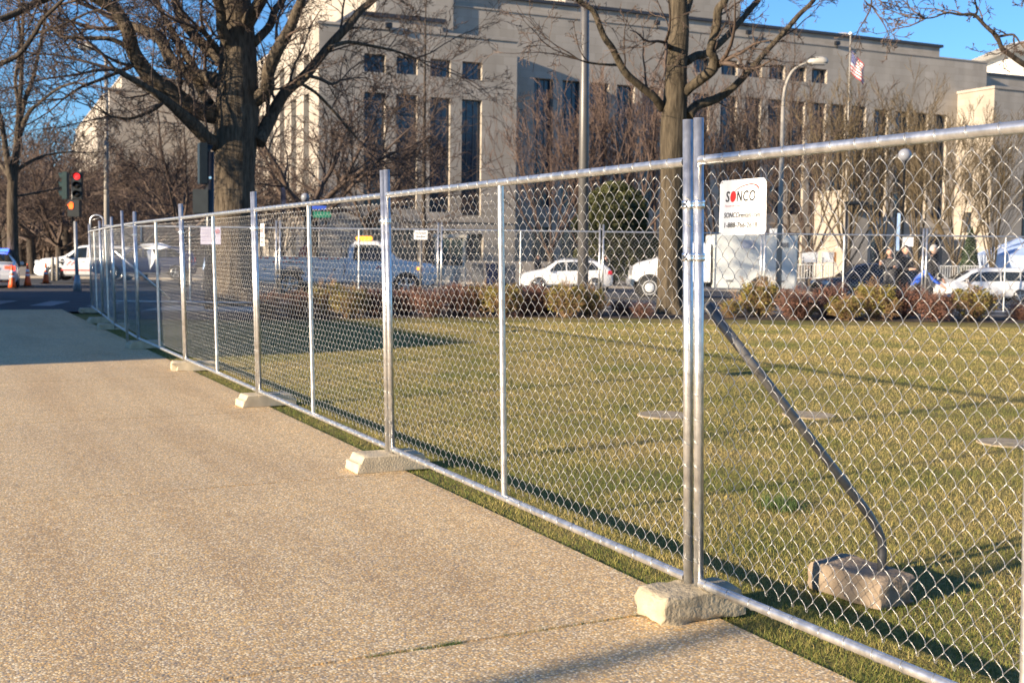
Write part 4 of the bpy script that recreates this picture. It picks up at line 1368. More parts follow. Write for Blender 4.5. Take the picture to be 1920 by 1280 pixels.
def place_tree(kind, var, px, Y, py_top, label, twm=None, group=None, wide=1.0, gz=None):
    tm, cm, ph_ = PROTO[kind][var % len(PROTO[kind])]
    b = at(px, 500, Y); top = at(px, py_top, Y).z
    z0 = z_street(b.x, Y) if gz is None else gz
    t = thing("bare_tree", label, "tree", (b.x, b.y, z0), random.uniform(0, 6.28), group)
    s = (top - z0) / ph_; t.scale = (s * wide, s * wide, s)
    link("trunk", tm, t)
    if twm is None or twm is twig_brown: o = link("crown", cm, t)
    else:
        o = link("crown", cm, t); o.material_slots[0].link = 'OBJECT'; o.material_slots[0].material = twm
    return t
place_tree("leader", 0, 794, 72, -40, "straight young bare tree with level side branches before the four tall windows")
place_tree("spread", 0, 585, 60, 120, "crooked bare tree before the sunlit left face of the courthouse, globe lamp at its foot")
place_tree("spread", 1, 690, 84, 190, "low dark bare tree behind the pickup's cab")
place_tree("spread", 2, 342, 52, 170, "bare tree left of the big traffic signal back", wide=0.9)
place_tree("leader", 0, 1478, 62, 40, "slender dark bare tree beside the curved street lamp", wide=0.7)
GV = "bare trees in front of the courthouse"
vr = [(1032, 88, 160, 0, twig_red), (1100, 90, 130, 1, twig_red), (1180, 88, 105, 0, twig_red), (1230, 92, 120, 1, twig_red), (1345, 92, 130, 0, twig_brown), (1410, 90, 140, 1, twig_brown),
      (1520, 90, 130, 0, twig_brown), (1590, 84, 140, 1, twig_gold), (1655, 90, 160, 0, twig_gold), (1720, 84, 165, 1, twig_gold), (1790, 80, 180, 0, twig_gold), (1862, 72, 210, 1, twig_gold)]
vl = ["bare tree with fine reddish twigs just right of the wing's corner", "reddish twigged bare tree behind the tall lamp pole", "reddish twigged bare tree left of the sunlit tree's trunk", "reddish twigged bare tree hidden partly by the sunlit tree's trunk",
      "brown bare tree above the rental sign", "brown bare tree above the box truck", "brown bare tree right of the curved street lamp", "gold tinged bare tree below the flag", "gold tinged bare tree right of the flag",
      "gold tinged bare tree in the middle between flag and right wing", "gold tinged bare tree before the right wing's sunlit side", "rightmost gold tinged bare tree above the white minivan"]
for (px, Y, py, v, tw), lab in zip(vr, vl): place_tree("vase", v, px, Y, py, lab, tw, GV, 1.05)
# woods on the left beyond the crossing
wl = [(-30, 66, 230), (15, 92, 250), (60, 74, 262), (92, 100, 250), (128, 82, 240), (170, 98, 268), (215, 76, 310), (258, 96, 285), (300, 80, 290), (350, 92, 270), (405, 84, 290), (470, 96, 270), (530, 88, 290), (40, 118, 262), (145, 120, 258), (240, 118, 262),
      (-60, 110, 240), (110, 66, 300), (190, 64, 330), (270, 66, 320)]
wlab = ["at the left frame edge", "behind the left street tree's trunk", "just right of the left street tree", "between street tree and traffic signal", "directly behind the traffic signal heads", "right of the traffic signal heads",
        "behind the tall left lamp pole", "below the far wing's corner", "under the far wing windows", "left of the signal seen from behind", "behind the signal seen from behind", "right behind the thick trunk", "before the sunlit left face, by the blue banner",
        "deep behind the police cars", "deep behind the white police car's bonnet", "deep behind the end of the path fence", "farthest out past the left edge", "short, behind the orange cones", "short, behind the fence end", "short, behind the blue car"]
for i, ((px, Y, py), w) in enumerate(zip(wl, wlab)):
    place_tree("spread" if i % 3 else "vase", i, px, Y, py, "brown bare woodland tree " + w, (twig_brown, twig_red, twig_brown)[i % 3], "bare trees beyond the crossing", 1.35)
# far wood mass behind them
b = MB(); rnd = random.Random(4)
prm = dict(seg=(5, 4, 3), kids=(6, 5), wig=(0.2, 0.25, 0.3), up=(0.06, 0.04, 0.02), ang=(0.8, 0.75), ratio=(0.45, 0.5), sides=(3, 3, 3), rmin=0.03, **{"from": (0.15, 0.1)})
for i in range(150):
    Y = rnd.uniform(125, 175); px = rnd.uniform(-160, 560); q = at(px, 480, Y)
    for k in range(4):
        sprout(b, (q.x + rnd.gauss(0, 1.5), q.y, -1.2), V((rnd.gauss(0, 0.25), rnd.gauss(0, 0.25), 1)), rnd.uniform(6, 11), 0.16, 0, prm, rnd)
o = b.build("woods", twig_brown); o["kind"] = "stuff"

# evergreens
def evergreen(label, px, Y, py_top, wpx, m, cone, dens, seed):
    rnd = random.Random(seed)
    g = at(px, 500, Y); z0 = z_street(g.x, Y); H = at(px, py_top, Y).z - z0; R = wpx * pxm(Y) / 2
    t = thing("evergreen_tree", label, "tree", (g.x, g.y, z0))
    b = MB(); b.tube([(0, 0, -0.3), (0, 0, H * 0.9)], [0.16, 0.03], 7); b.build("trunk", bark_dark, t)
    b = MB()
    for i in range(dens):
        h = rnd.random() ** 0.8
        a = rnd.uniform(0, 2 * PI)
        prof = (1 - h) ** 0.8 if cone else math.sqrt(max(0, 1 - (1.7 * h - 0.45) ** 2 * 0.62))
        lob = 0.8 + 0.35 * noise.noise(V((math.cos(a) * 1.5, math.sin(a) * 1.5, h * 5 + seed)))
        rr = R * prof * lob * rnd.uniform(0.45, 1.0) ** 0.5
        c = V((math.cos(a) * rr, math.sin(a) * rr, H * (0.06 + 0.92 * h)))
        s = rnd.uniform(0.06, 0.13)
        n = V((rnd.gauss(0, 1), rnd.gauss(0, 1), rnd.gauss(0, 0.7))).normalized(); u = n.orthogonal().normalized(); w = n.cross(u)
        k = len(b.v); ph = rnd.uniform(0, 6)
        for q in range(3):
            th = ph + q * 2.1; b.v.append(tuple(c + (u * math.cos(th) + w * math.sin(th)) * s * rnd.uniform(0.6, 1.3)))
        b.face((k, k + 1, k + 2))
    b.build("crown", m, t)
leaf_olive = mat("olive_evergreen_leaves", (0.045, 0.06, 0.016), 0.6, var=0.5, nscale=1.2, col2=(0.075, 0.075, 0.02))
leaf_dark = mat("dark_evergreen_needles", (0.03, 0.05, 0.02), 0.6, var=0.5, nscale=2)
evergreen("broad olive evergreen behind the estate car's rear", 1150, 74, 338, 205, leaf_olive, False, 34000, 3)
evergreen("small dark cone shaped evergreen between the people and the white minivan", 1818, 78, 425, 62, leaf_dark, True, 6000, 4)

# ---- hedge row of single bushes
def bush_mesh(seed, leafy):
    rnd = random.Random(seed); b, f = MB(), MB()
    prm = dict(seg=(5, 4, 3), kids=(7, 5), wig=(0.22, 0.3, 0.35), up=(0.03, 0.03, 0.02), ang=(0.65, 0.7), ratio=(0.5, 0.55), sides=(3, 3, 3), rmin=0.0045, **{"from": (0.15, 0.1)})
    for i in range(34):
        a = rnd.uniform(0, 2 * PI); tilt = rnd.uniform(0.05, 1.05)
        d = V((math.cos(a) * math.sin(tilt), math.sin(a) * math.sin(tilt), math.cos(tilt)))
        sprout(b, (rnd.gauss(0, 0.06), rnd.gauss(0, 0.06), -0.02), d, rnd.uniform(0.5, 0.82), 0.011, 0, prm, rnd)
    for i in range(1500 if leafy else 800):
        a = rnd.uniform(0, 2 * PI); h = rnd.random() ** (0.55 if leafy else 0.9)
        R = 0.50 * (0.45 + 0.75 * math.sin(min(1, h * 1.1 + 0.12) * PI * 0.72)) * (0.85 + 0.35 * noise.noise(V((math.cos(a) * 2, math.sin(a) * 2, seed + h * 3))))
        rr = R * rnd.uniform(0.3, 1) ** 0.45
        c = V((math.cos(a) * rr, math.sin(a) * rr, 0.08 + 0.74 * h * (0.85 + 0.3 * noise.noise(V((math.cos(a) * 2, math.sin(a) * 2, seed))))))
        s = rnd.uniform(0.012, 0.026)
        n = V((rnd.gauss(0, 1), rnd.gauss(0, 1), rnd.gauss(0, 1))).normalized(); u = n.orthogonal(); w = n.cross(u)
        k = len(f.v); ph = rnd.uniform(0, 6)
        for q in range(3):
            th = ph + q * 2.1; f.v.append(tuple(c + (u * math.cos(th) + w * math.sin(th)) * s))
        f.face((k, k + 1, k + 2))
    return b, f
stem_red = mat("red_brown_bush_stems", (0.13, 0.065, 0.045), 0.85, var=0.3, nscale=5)
leaf_red = mat("dry_red_brown_leaves", (0.15, 0.068, 0.045), 0.8, var=0.45, nscale=5)
stem_tan = mat("tan_bush_stems", (0.24, 0.15, 0.075), 0.85, var=0.3, nscale=5)
leaf_yel = mat("yellow_green_buds", (0.20, 0.165, 0.035), 0.7, var=0.5, nscale=4)
BM = {}
for kind, ms, ml, lf_ in (("red", stem_red, leaf_red, False), ("yellow", stem_tan, leaf_yel, True)):
    BM[kind] = []
    for s in (1, 2, 3):
        b, f = bush_mesh(s * 17 + lf_, lf_)
        BM[kind].append((b.mesh("stems", ms), f.mesh("foliage", ml)))
bl = [(505, "red", .8), (560, "red", .8), (612, "yellow", .95), (655, "yellow", .95), (705, "red", .85), (760, "red", .9), (806, "red", .85), (862, "red", .9), (902, "yellow", .95), (940, "yellow", .95), (985, "red", .95), (1018, "red", .9), (1062, "yellow", .95), (1105, "yellow", .9),
      (1168, "red", .55), (1205, "red", .5), (1372, "yellow", .55), (1424, "yellow", 1.05), (1492, "red", .95), (1505, "yellow", .6), (1556, "red", .95), (1585, "yellow", .8), (1640, "yellow", 1.0), (1692, "red", .95), (1752, "red", .95), (1822, "yellow", 1.05), (1912, "red", .6)]
nth = ["first", "second", "third", "fourth", "fifth", "sixth", "seventh", "eighth", "ninth", "tenth", "eleventh", "twelfth", "thirteenth", "fourteenth", "fifteenth"]
cnt = {"red": 0, "yellow": 0}
for i, (px, kind, s) in enumerate(bl):
    n_ = cnt[kind]; cnt[kind] += 1
    p = at(px, 590, 26.3 + 0.35 * ((i * 7) % 3 - 1))
    st, fo = BM[kind][i % 3]
    t = thing("bush", ("%s reddish brown bare bush from the left in the hedge row" if kind == "red" else "%s yellow green budding bush from the left in the hedge row") % nth[n_], "bush", (p.x, p.y, z_lawn(p.x, p.y) + 0.005), i * 1.7, "bushes along the far edge of the lawn")
    q_ = random.Random(i * 5 + 1); t.scale = (s * q_.uniform(0.84, 1.05), s * q_.uniform(0.84, 1.05), s * q_.uniform(0.84, 1.04))
    link("stems", st, t); link("foliage", fo, t)
#@@PART5
# ================================================================== vehicles
def interp(tab, x):
    if x <= tab[0][0]: return tab[0][1]
    for (a, va), (b_, vb) in zip(tab, tab[1:]):
        if x <= b_: return va + (vb - va) * (x - a) / (b_ - a)
    return tab[-1][1]

def wheel(parent, x, y, r, w, side, steel=False):
    b = MB()
    b.lathe([(r * 0.62, -w / 2), (r * 0.93, -w / 2), (r, -w / 2 + 0.03), (r, w / 2 - 0.03), (r * 0.93, w / 2), (r * 0.62, w / 2)], (0, 0, 0), 24, axis='y')
    o = b.build("wheel", rubber, parent, (x, y - side * w / 2, r))
    f = MB(); s = side
    f.lathe([(r * 0.66, s * (w / 2 - 0.035)), (r * 0.66, s * (w / 2 + 0.004)), (r * 0.60, s * (w / 2 + 0.006)), (r * 0.58, s * (w / 2 - 0.03))], (0, 0, 0), 20, axis='y')
    if steel:
        f.lathe([(r * 0.58, s * (w / 2 - 0.04)), (r * 0.4, s * (w / 2 + 0.01)), (r * 0.2, s * (w / 2 + 0.05)), (0.01, s * (w / 2 + 0.05))], (0, 0, 0), 16, axis='y')
    else:
        for k in range(5):
            a = 2 * PI * k / 5 + 0.3
            u = V((math.cos(a), 0, math.sin(a))); v = V((0, 1, 0)); w_ = u.cross(v)
            f.box(u * r * 0.33 + V((0, s * (w / 2 - 0.012), 0)), (r * 0.62, 0.03, r * 0.16), ax=(u, v, w_))
        f.lathe([(r * 0.15, s * (w / 2 - 0.03)), (r * 0.14, s * (w / 2 + 0.008)), (0.005, s * (w / 2 + 0.01))], (0, 0, 0), 12, axis='y')
    f.build("rim", white_trim if steel else alloy, o)
    return o

class Car:
    """x forward, z up; origin on the ground at the centre"""
    def __init__(s, name, label, cat, loc, rz, sp, paint):
        s.t = thing(name, label, cat, loc, rz); s.sp = sp; s.L = sp["L"]
        top, belt = sp["top"], sp["belt"]
        w, wr, zb = sp["w"], sp["wr"], sp["zb"]
        xs = sorted(set(np.round(np.linspace(-s.L / 2, s.L / 2, 41), 3)) | {round(x, 3) for x, _ in top})
        s.rings = []
        for x in xs:
            zt, bl = interp(top, x), interp(belt, x)
            e = abs(x) / (s.L / 2)
            ww = w * (1 - 0.16 * max(0, e - 0.72) ** 1.4 / 0.28 ** 1.4)
            zbb = zb + 0.12 * max(0, e - 0.9) / 0.1
            cab = zt > bl + 0.10
            if cab:
                f = min(1, (zt - bl) / 0.45)
                wt = ww - (ww - wr) * f
                side = [(ww * 0.93, zbb), (ww, zbb + 0.12), (ww * 1.005, (zbb + bl) * 0.52), (ww * 0.985, bl - 0.03), (ww * 0.965, bl), (wt + 0.02, zt - 0.10 * f), (wt - 0.07, zt - 0.025), (wt * 0.6, zt), (0, zt + 0.012)]
            else:
                side = [(ww * 0.93, zbb), (ww, zbb + 0.12), (ww * 1.005, (zbb + zt) * 0.52), (ww * 0.985, zt - 0.14), (ww * 0.95, zt - 0.07), (ww * 0.90, zt - 0.03), (ww * 0.8, zt - 0.008), (ww * 0.5, zt + 0.006), (0, zt + 0.018)]
            s.rings.append((x, side))
        b = MB(); rows = []
        for x, side in s.rings:
            row = [(x, y, z) for y, z in side] + [(x, -y, z) for y, z in side[-2::-1]]
            rows.append(row)
        b.grid(rows, 0, True)
        for r in (rows[0], rows[-1][::-1]): b.poly(r[::-1])
        b.poly([(-s.L / 2 + .05, -w * .9, zb + .02), (s.L / 2 - .05, -w * .9, zb + .02), (s.L / 2 - .05, w * .9, zb + .02), (-s.L / 2 + .05, w * .9, zb + .02)][::-1])
        s.body = b.build("body", paint, s.t)
        for ax in sp["axles"]:
            for sd in (-1, 1):
                a = MB()
                y0 = s.yside(ax, sp["r"]) + 0.004
                pts = []
                R = sp["r"] + 0.055
                for k in range(15):
                    th = PI * k / 14; pts.append((ax + R * math.cos(th), sd * y0, sp["r"] + R * math.sin(th)))
                pts += [(ax - R, sd * y0, zb), (ax + R, sd * y0, zb)]
                a.poly(pts if sd < 0 else pts[::-1]); a.build("wheel_arch", rubber, s.t)
                wheel(s.t, ax, sd * (y0 + 0.022), sp["r"], 0.22, sd, sp.get("steel", False))
    def yside(s, x, z):
        best = min(range(len(s.rings)), key=lambda i: abs(s.rings[i][0] - x))
        side = s.rings[best][1]
        for (y0, z0), (y1, z1) in zip(side, side[1:]):
            if z0 <= z <= z1 and z1 > z0: return y0 + (y1 - y0) * (z - z0) / (z1 - z0)
        return side[2][0]
    def side_window(s, x0, x1, dx0=0.0, dx1=0.0, lo=0.03, hi=0.11):
        """glass on both flanks from x0 to x1 (rear to front), upper corners pulled in by dx0, dx1"""
        for sd in (-1, 1):
            b = MB(); rows = [[], []]
            rows = []
            for j in range(4):
                t = j / 3; row = []
                for i in range(7):
                    a = x0 + dx0 * t; c = x1 - dx1 * t
                    x = a + (c - a) * i / 6
                    zl = interp(s.sp["belt"], x) + lo; zh = max(zl + 0.02, interp(s.sp["top"], x) - hi)
                    z = zl + (zh - zl) * t
                    row.append((x, sd * (s.yside(x, z) + 0.012), z))
                rows.append(row)
            if sd > 0: rows = [r[::-1] for r in rows]
            b.grid(rows, 0, False); b.build("window", car_glass, s.t)
    def top_glass(s, x0, x1, name, wide=0.86):
        b = MB(); rows = []
        for i in range(6):
            x = x0 + (x1 - x0) * i / 5
            zt, bl = interp(s.sp["top"], x), interp(s.sp["belt"], x)
            f = min(1, max(0, (zt - bl) / 0.45)); hw = (s.sp["w"] - (s.sp["w"] - s.sp["wr"]) * f) * wide
            row = []
            for k in range(7):
                y = hw * (k / 3 - 1)
                row.append((x + 0.012 * (1 if x0 > 0 or x1 > x0 and False else 0), y, zt + 0.024 - 0.03 * (abs(y) / hw) ** 3))
            rows.append(row)
        if x1 < x0: rows = rows[::-1]
        b.grid(rows, 0, True); b.build(name, car_glass, s.t)
    def lamps(s, x, y, z, size, m, name):
        for sd in (-1, 1):
            b = MB(); b.box((0, 0, 0), size, taper=0.85); b.build(name, m, s.t, (x, sd * y, z), bevel=0.02)
    def extras(s, mx, mz):
        w = s.sp["w"]
        for sd in (-1, 1):
            b = MB(); b.box((0, 0, 0), (0.13, 0.20, 0.15)); o = b.build("mirror", s.body.data.materials[0], s.t, (mx, sd * (w + 0.10), mz), bevel=0.03)
            b = MB(); b.box((0, 0, 0), (s.L * 0.56, 0.03, 0.10)); b.build("sill", plastic_grey, s.t, (0, sd * (w * 0.965), s.sp["zb"] + 0.06))
        for dx in s.sp.get("doors", ()):
            for sd in (-1, 1):
                z1 = interp(s.sp["belt"], dx); b = MB()
                b.quad(*[(dx + a, sd * (s.yside(dx, z) + 0.004), z) for a, z in ((-0.008, s.sp["zb"] + .15), (0.008, s.sp["zb"] + .15), (0.008, z1), (-0.008, z1))][::(1 if sd < 0 else -1)])
                b.build("door_gap", black_paint, s.t)
                b = MB(); b.box((dx + 0.16, sd * (s.yside(dx, z1 - .14) + .015), z1 - .14), (0.2, 0.035, 0.035)); b.build("door_handle", s.body.data.materials[0], s.t)
    def plate(s, x, z, m=white_sign):
        b = MB(); b.box((x, 0, z), (0.02, 0.32, 0.16)); b.build("number_plate", m, s.t)

def stand(px, Y):
    p = at(px, 520, Y); return V((p.x, p.y, z_street(p.x, Y)))

SUV = dict(L=4.65, w=0.90, wr=0.66, zb=0.26, r=0.36, axles=(1.42, -1.40), doors=(0.05, -0.95, 0.98),
           top=[(-2.325, 0.72), (-2.30, 1.0), (-2.18, 1.16), (-1.78, 1.46), (-1.4, 1.54), (-1.0, 1.57), (-0.3, 1.59), (0.3, 1.56), (0.55, 1.50), (1.25, 1.08), (1.6, 1.01), (2.1, 0.90), (2.27, 0.74), (2.325, 0.6)],
           belt=[(-2.325, 1.08), (-1.0, 1.02), (1.0, 0.96), (2.325, 0.95)])
c = Car("estate_car", "small white estate car with sloping back parked broadside across the street", "car", stand(1060, 59), math.radians(180 + 4), SUV, white_paint)
c.side_window(-1.72, -0.98, 0.42, 0.0); c.side_window(-0.92, 0.02, 0, 0); c.side_window(0.08, 1.08, 0, 0.55)
c.top_glass(1.18, 0.58, "windshield"); c.top_glass(-2.14, -1.82, "rear_window"); c.extras(0.92, 1.05)
c.lamps(2.16, 0.66, 0.74, (0.28, 0.34, 0.13), lamp_clear, "headlight"); c.lamps(-2.16, 0.72, 0.95, (0.26, 0.26, 0.20), tail, "tail_light")
b = MB(); b.box((2.28, 0, 0.55), (0.06, 0.9, 0.22)); b.build("grille", black_paint, c.t); c.plate(-2.32, 0.8)
for sd in (-1, 1):
    b = MB(); b.tube([(-1.4, sd * .6, 1.56), (-1.3, sd * .6, 1.62), (0.1, sd * .6, 1.63), (0.2, sd * .6, 1.58)], 0.018, 6); b.build("roof_rail", alloy, c.t)

VAN = dict(L=5.1, w=0.97, wr=0.76, zb=0.24, r=0.35, axles=(1.62, -1.45), doors=(0.55, -0.55),
           top=[(-2.55, 0.75), (-2.52, 1.1), (-2.42, 1.45), (-2.2, 1.72), (-1.5, 1.78), (0, 1.78), (0.6, 1.74), (0.95, 1.62), (1.85, 1.10), (2.2, 0.98), (2.45, 0.80), (2.55, 0.6)],
           belt=[(-2.55, 1.08), (0, 1.04), (1.8, 1.0), (2.55, 0.98)])
c = Car("minivan", "white minivan cut by the right frame edge, nose to the left", "van", stand(1848, 61), math.radians(180 - 4), VAN, white_paint)
c.side_window(-2.28, -1.5, 0.12, 0.0, 0.04, 0.20); c.side_window(-1.44, -0.5, 0, 0, 0.04, 0.20); c.side_window(-0.44, 0.5, 0, 0, 0.04, 0.20); c.side_window(0.56, 1.62, 0, 0.62, 0.04, 0.16)
c.top_glass(1.78, 1.0, "windshield"); c.extras(1.25, 1.1)
c.lamps(2.36, 0.72, 0.78, (0.3, 0.34, 0.16), lamp_clear, "headlight"); c.lamps(-2.48, 0.82, 1.05, (0.1, 0.2, 0.4), tail, "tail_light")
b = MB(); b.box((2.5, 0, 0.5), (0.08, 1.0, 0.22)); b.build("grille", black_paint, c.t)
BLK = dict(SUV); BLK.update(L=4.9, w=0.95, wr=0.72, top=[(-2.45, 0.8), (-2.4, 1.1), (-2.3, 1.5), (-2.1, 1.74), (-1.0, 1.80), (0.2, 1.79), (0.55, 1.70), (1.2, 1.16), (1.6, 1.10), (2.25, 1.0), (2.42, 0.8), (2.45, 0.6)], belt=[(-2.45, 1.15), (2.45, 1.05)])
c = Car("black_car", "tall black car parked in front of the crowd barriers, nose to the left", "car", stand(1622, 56), math.radians(180 + 8), BLK, black_car)
c.side_window(-2.1, -1.1, 0.2, 0); c.side_window(-1.04, 0.0, 0, 0); c.side_window(0.06, 1.06, 0, 0.5); c.top_glass(1.16, 0.6, "windshield"); c.extras(0.95, 1.15)
c.lamps(2.3, 0.72, 0.85, (0.26, 0.34, 0.16), lamp_clear, "headlight"); c.lamps(-2.36, 0.8, 1.1, (0.12, 0.2, 0.35), tail, "tail_light")

# white police car at the crossing (nose to the left)
PSU = dict(SUV); PSU.update(L=5.0, w=0.98, wr=0.74, axles=(1.5, -1.45), r=0.38, top=[(-2.5, 0.8), (-2.46, 1.1), (-2.3, 1.35), (-2.0, 1.68), (-1.2, 1.76), (0, 1.78), (0.4, 1.73), (1.1, 1.24), (1.4, 1.17), (2.1, 1.10), (2.4, 0.95), (2.5, 0.7)], belt=[(-2.5, 1.18), (0, 1.12), (2.5, 1.10)])
pz = onz(180, 527, 0); pc_ = at(172, 527, 57.0); 
c = Car("police_car", "white police patrol car with red lettering standing across the street behind the fence end", "car", (pc_.x, pc_.y, pc_.z), math.radians(180 + 6), PSU, white_paint)
c.side_window(-2.05, -1.1, 0.3, 0); c.side_window(-1.04, -0.05, 0, 0); c.side_window(0.02, 1.0, 0, 0.5); c.top_glass(1.06, 0.45, "windshield"); c.extras(0.9, 1.2)
c.lamps(2.32, 0.74, 0.92, (0.26, 0.34, 0.18), lamp_clear, "headlight"); c.lamps(-2.42, 0.82, 1.1, (0.12, 0.2, 0.35), tail, "tail_light")
for sd in (1,):
    lettering("4", 0.42, ink, c.t, (1.18, sd * 1.0, 0.80), 0, 1.1, 0.012, rz=PI)
    b = MB()
    for k in range(6): b.box((0.9 - k * 0.07, sd * 0.99, 0.82 + (k % 3) * 0.07), (0.05, 0.012, 0.06))
    b.build("door_emblem", red_ink, c.t)
    b = MB(); b.box((-0.62, 0.995, 0.98), (0.46, 0.012, 0.12)); b.box((-0.62, 0.995, 0.79), (0.13, 0.012, 0.30)); b.build("red_lettering", red_ink, c.t)
    b = MB(); b.box((-0.1, 0.992, 0.55), (3.2, 0.012, 0.05)); b.build("side_stripe", red_ink, c.t)
# dark blue car behind the fence bend
c = Car("blue_car", "dark blue car with red tail light standing behind the bend of the fence", "car", tuple(at(272, 524, 54)), math.radians(195), dict(SUV), navy_car)
c.side_window(-1.72, -0.98, 0.42, 0.0); c.side_window(-0.92, 0.02); c.side_window(0.08, 1.08, 0, 0.55); c.top_glass(1.18, 0.58, "windshield"); c.top_glass(-2.0, -1.6, "rear_window"); c.extras(0.92, 1.05)
c.lamps(-2.16, 0.72, 0.95, (0.26, 0.26, 0.20), tail, "tail_light")
# police saloon at the left edge, seen from behind
SED = dict(L=5.2, w=0.96, wr=0.66, zb=0.27, r=0.35, axles=(1.5, -1.45), doors=(0.2, -0.8), top=[(-2.6, 0.7), (-2.55, 0.98), (-1.75, 1.06), (-1.05, 1.40), (-0.6, 1.46), (0.2, 1.46), (0.5, 1.42), (1.2, 1.04), (1.6, 0.99), (2.3, 0.9), (2.55, 0.75), (2.6, 0.6)], belt=[(-2.6, 1.02), (2.6, 0.95)])
ps = at(-12, 539, 48)
c = Car("police_saloon", "white police saloon seen from behind at the left frame edge, blue roof lights on", "car", (ps.x, ps.y, ps.z), math.radians(112), SED, white_paint)
c.side_window(-1.5, -0.85, 0.45, 0); c.side_window(-0.8, 0.18); c.side_window(0.24, 1.1, 0, 0.55); c.top_glass(-1.70, -1.08, "rear_window"); c.top_glass(1.15, 0.52, "windshield"); c.extras(0.95, 1.0)
bl_glow = glow("lit_blue_beacon", (0.05, 0.12, 1.0), 2.0); rd_glow = glow("lit_tail_light", (1.0, 0.05, 0.02), 1.6); am_glow = glow("lit_amber_beacon", (1.0, 0.36, 0.02), 1.6); wh_glow = glow("lit_white_lamp", (1, 0.95, 0.8), 2.0)
b = MB(); b.box((0, 0, 0), (0.3, 1.2, 0.10)); lb = b.build("light_bar", plastic_grey, c.t, (-0.1, 0, 1.53), bevel=0.02)
for y in (-0.42, 0.42):
    b = MB(); b.box((0, y, 0.02), (0.34, 0.34, 0.12)); b.build("beacon", bl_glow, lb)
b = MB(); b.box((-0.05, 0, 0.03), (0.3, 0.12, 0.13)); b.build("beacon", wh_glow, lb)
for sd in (-1, 1):
    b = MB(); b.box((0, 0, 0), (0.12, 0.40, 0.20)); b.build("tail_light", rd_glow if sd < 0 else tail, c.t, (-2.52, sd * 0.68, 0.84), bevel=0.02)
b = MB(); b.box((-2.6, 0, 0.5), (0.12, 1.7, 0.24)); b.build("bumper", white_paint, c.t, bevel=0.03); c.plate(-2.62, 0.82)
p2_ = at(-100, 553, 33.5)
c = Car("white_car", "nearer white car of which only the rear corner shows at the left frame edge", "car", (p2_.x, p2_.y, p2_.z), math.radians(100), SED, white_paint)
c.side_window(-1.5, -0.85, 0.45, 0); c.side_window(-0.8, 0.18); c.side_window(0.24, 1.1, 0, 0.55); c.top_glass(-1.70, -1.08, "rear_window"); c.extras(0.95, 1.0)
c.lamps(-2.55, 0.68, 0.84, (0.12, 0.36, 0.18), tail, "tail_light")

# utility pickup, nose to the right
PIC = dict(L=6.3, w=1.0, wr=0.74, zb=0.45, r=0.42, axles=(2.05, -1.95), doors=(0.45,),
           top=[(-3.15, 0.62), (-3.12, 0.78), (-0.10, 0.78), (0.0, 1.25), (0.06, 1.80), (0.25, 1.95), (1.0, 1.96), (1.25, 1.88), (1.75, 1.34), (2.0, 1.28), (2.9, 1.18), (3.1, 1.0), (3.15, 0.7)],
           belt=[(-3.15, 1.9), (-0.1, 1.9), (0.0, 1.26), (1.6, 1.22), (3.15, 1.2)])
pp = at(655, 560, 41.0)
c = Car("utility_pickup", "white utility pickup with red markings and a lit amber beacon on its cab", "truck", (pp.x, pp.y, z_street(pp.x, 41)), math.radians(3), PIC, white_paint)
c.side_window(0.2, 1.5, 0.05, 0.42, 0.03, 0.14); c.top_glass(1.70, 1.28, "windshield"); c.extras(1.42, 1.36)
c.lamps(2.95, 0.78, 0.98, (0.3, 0.34, 0.24), lamp_clear, "headlight")
b = MB(); b.box((3.12, 0, 0.62), (0.12, 1.95, 0.22)); b.build("bumper", chrome, c.t, bevel=0.03)
b = MB(); b.box((3.1, 0, 0.98), (0.08, 1.1, 0.28)); b.build("grille", plastic_grey, c.t)
for sd in (-1, 1):                                            # service body panels with wheel gap
    b = MB(); y = sd * 1.02
    pts = [(-3.1, 0.55), (-2.52, 0.55), (-2.47, 0.80), (-2.33, 1.0), (-2.1, 1.06), (-1.8, 1.06), (-1.57, 1.0), (-1.43, 0.80), (-1.38, 0.55), (-0.12, 0.55), (-0.12, 1.36), (-3.1, 1.36)]
    b.prism([(x, y - sd * 0.36, z) for x, z in (pts if sd > 0 else pts[::-1])], (0, sd * 0.36, 0)); b.build("service_body", white_paint, c.t)
    for (xa, xb, za, zb_) in ((-3.02, -2.6, 0.62, 1.28), (-2.55, -1.35, 1.12, 1.28), (-1.3, -0.75, 0.62, 1.28), (-0.7, -0.18, 0.62, 1.28)):
        b = MB(); b.box(((xa + xb) / 2, y + sd * 0.008, (za + zb_) / 2), (xb - xa, 0.016, zb_ - za)); o = b.build("locker_door", white_paint, c.t, bevel=0.006)
        b = MB(); b.box(((xa + xb) / 2, y + sd * 0.022, (za + zb_) / 2), (0.10, 0.02, 0.05)); b.build("handle", black_paint, o)
    b = MB()
    for k in range(14):
        if k in (2, 3, 7, 9): continue
        b.box((-2.95 + k * 0.205, y + sd * 0.004, 1.325), (0.12, 0.012, 0.05))
    for k in range(10): b.box((-2.5 + k * 0.11, y + sd * 0.02, 1.20 - (k % 2) * 0.02), (0.07, 0.012, 0.045))
    b.build("red_marking", red_ink, c.t)
    b = MB()
    for k in range(3): b.box((1.10 + (k - 1) * 0.07, sd * 0.995 * 1.005, 1.02 + (k % 2) * 0.05), (0.06, 0.02, 0.06))
    b.build("door_emblem", red_ink, c.t)
b = MB(); b.box((-1.6, 0, 0.90), (3.0, 1.3, 0.08)); b.build("load_bed", plastic_grey, c.t)
b = MB(); b.box((-3.12, 0, 1.0), (0.06, 1.4, 0.55)); b.build("tailgate", white_paint, c.t, bevel=0.01)
c.lamps(-3.12, 0.9, 0.95, (0.08, 0.14, 0.3), tail, "tail_light")
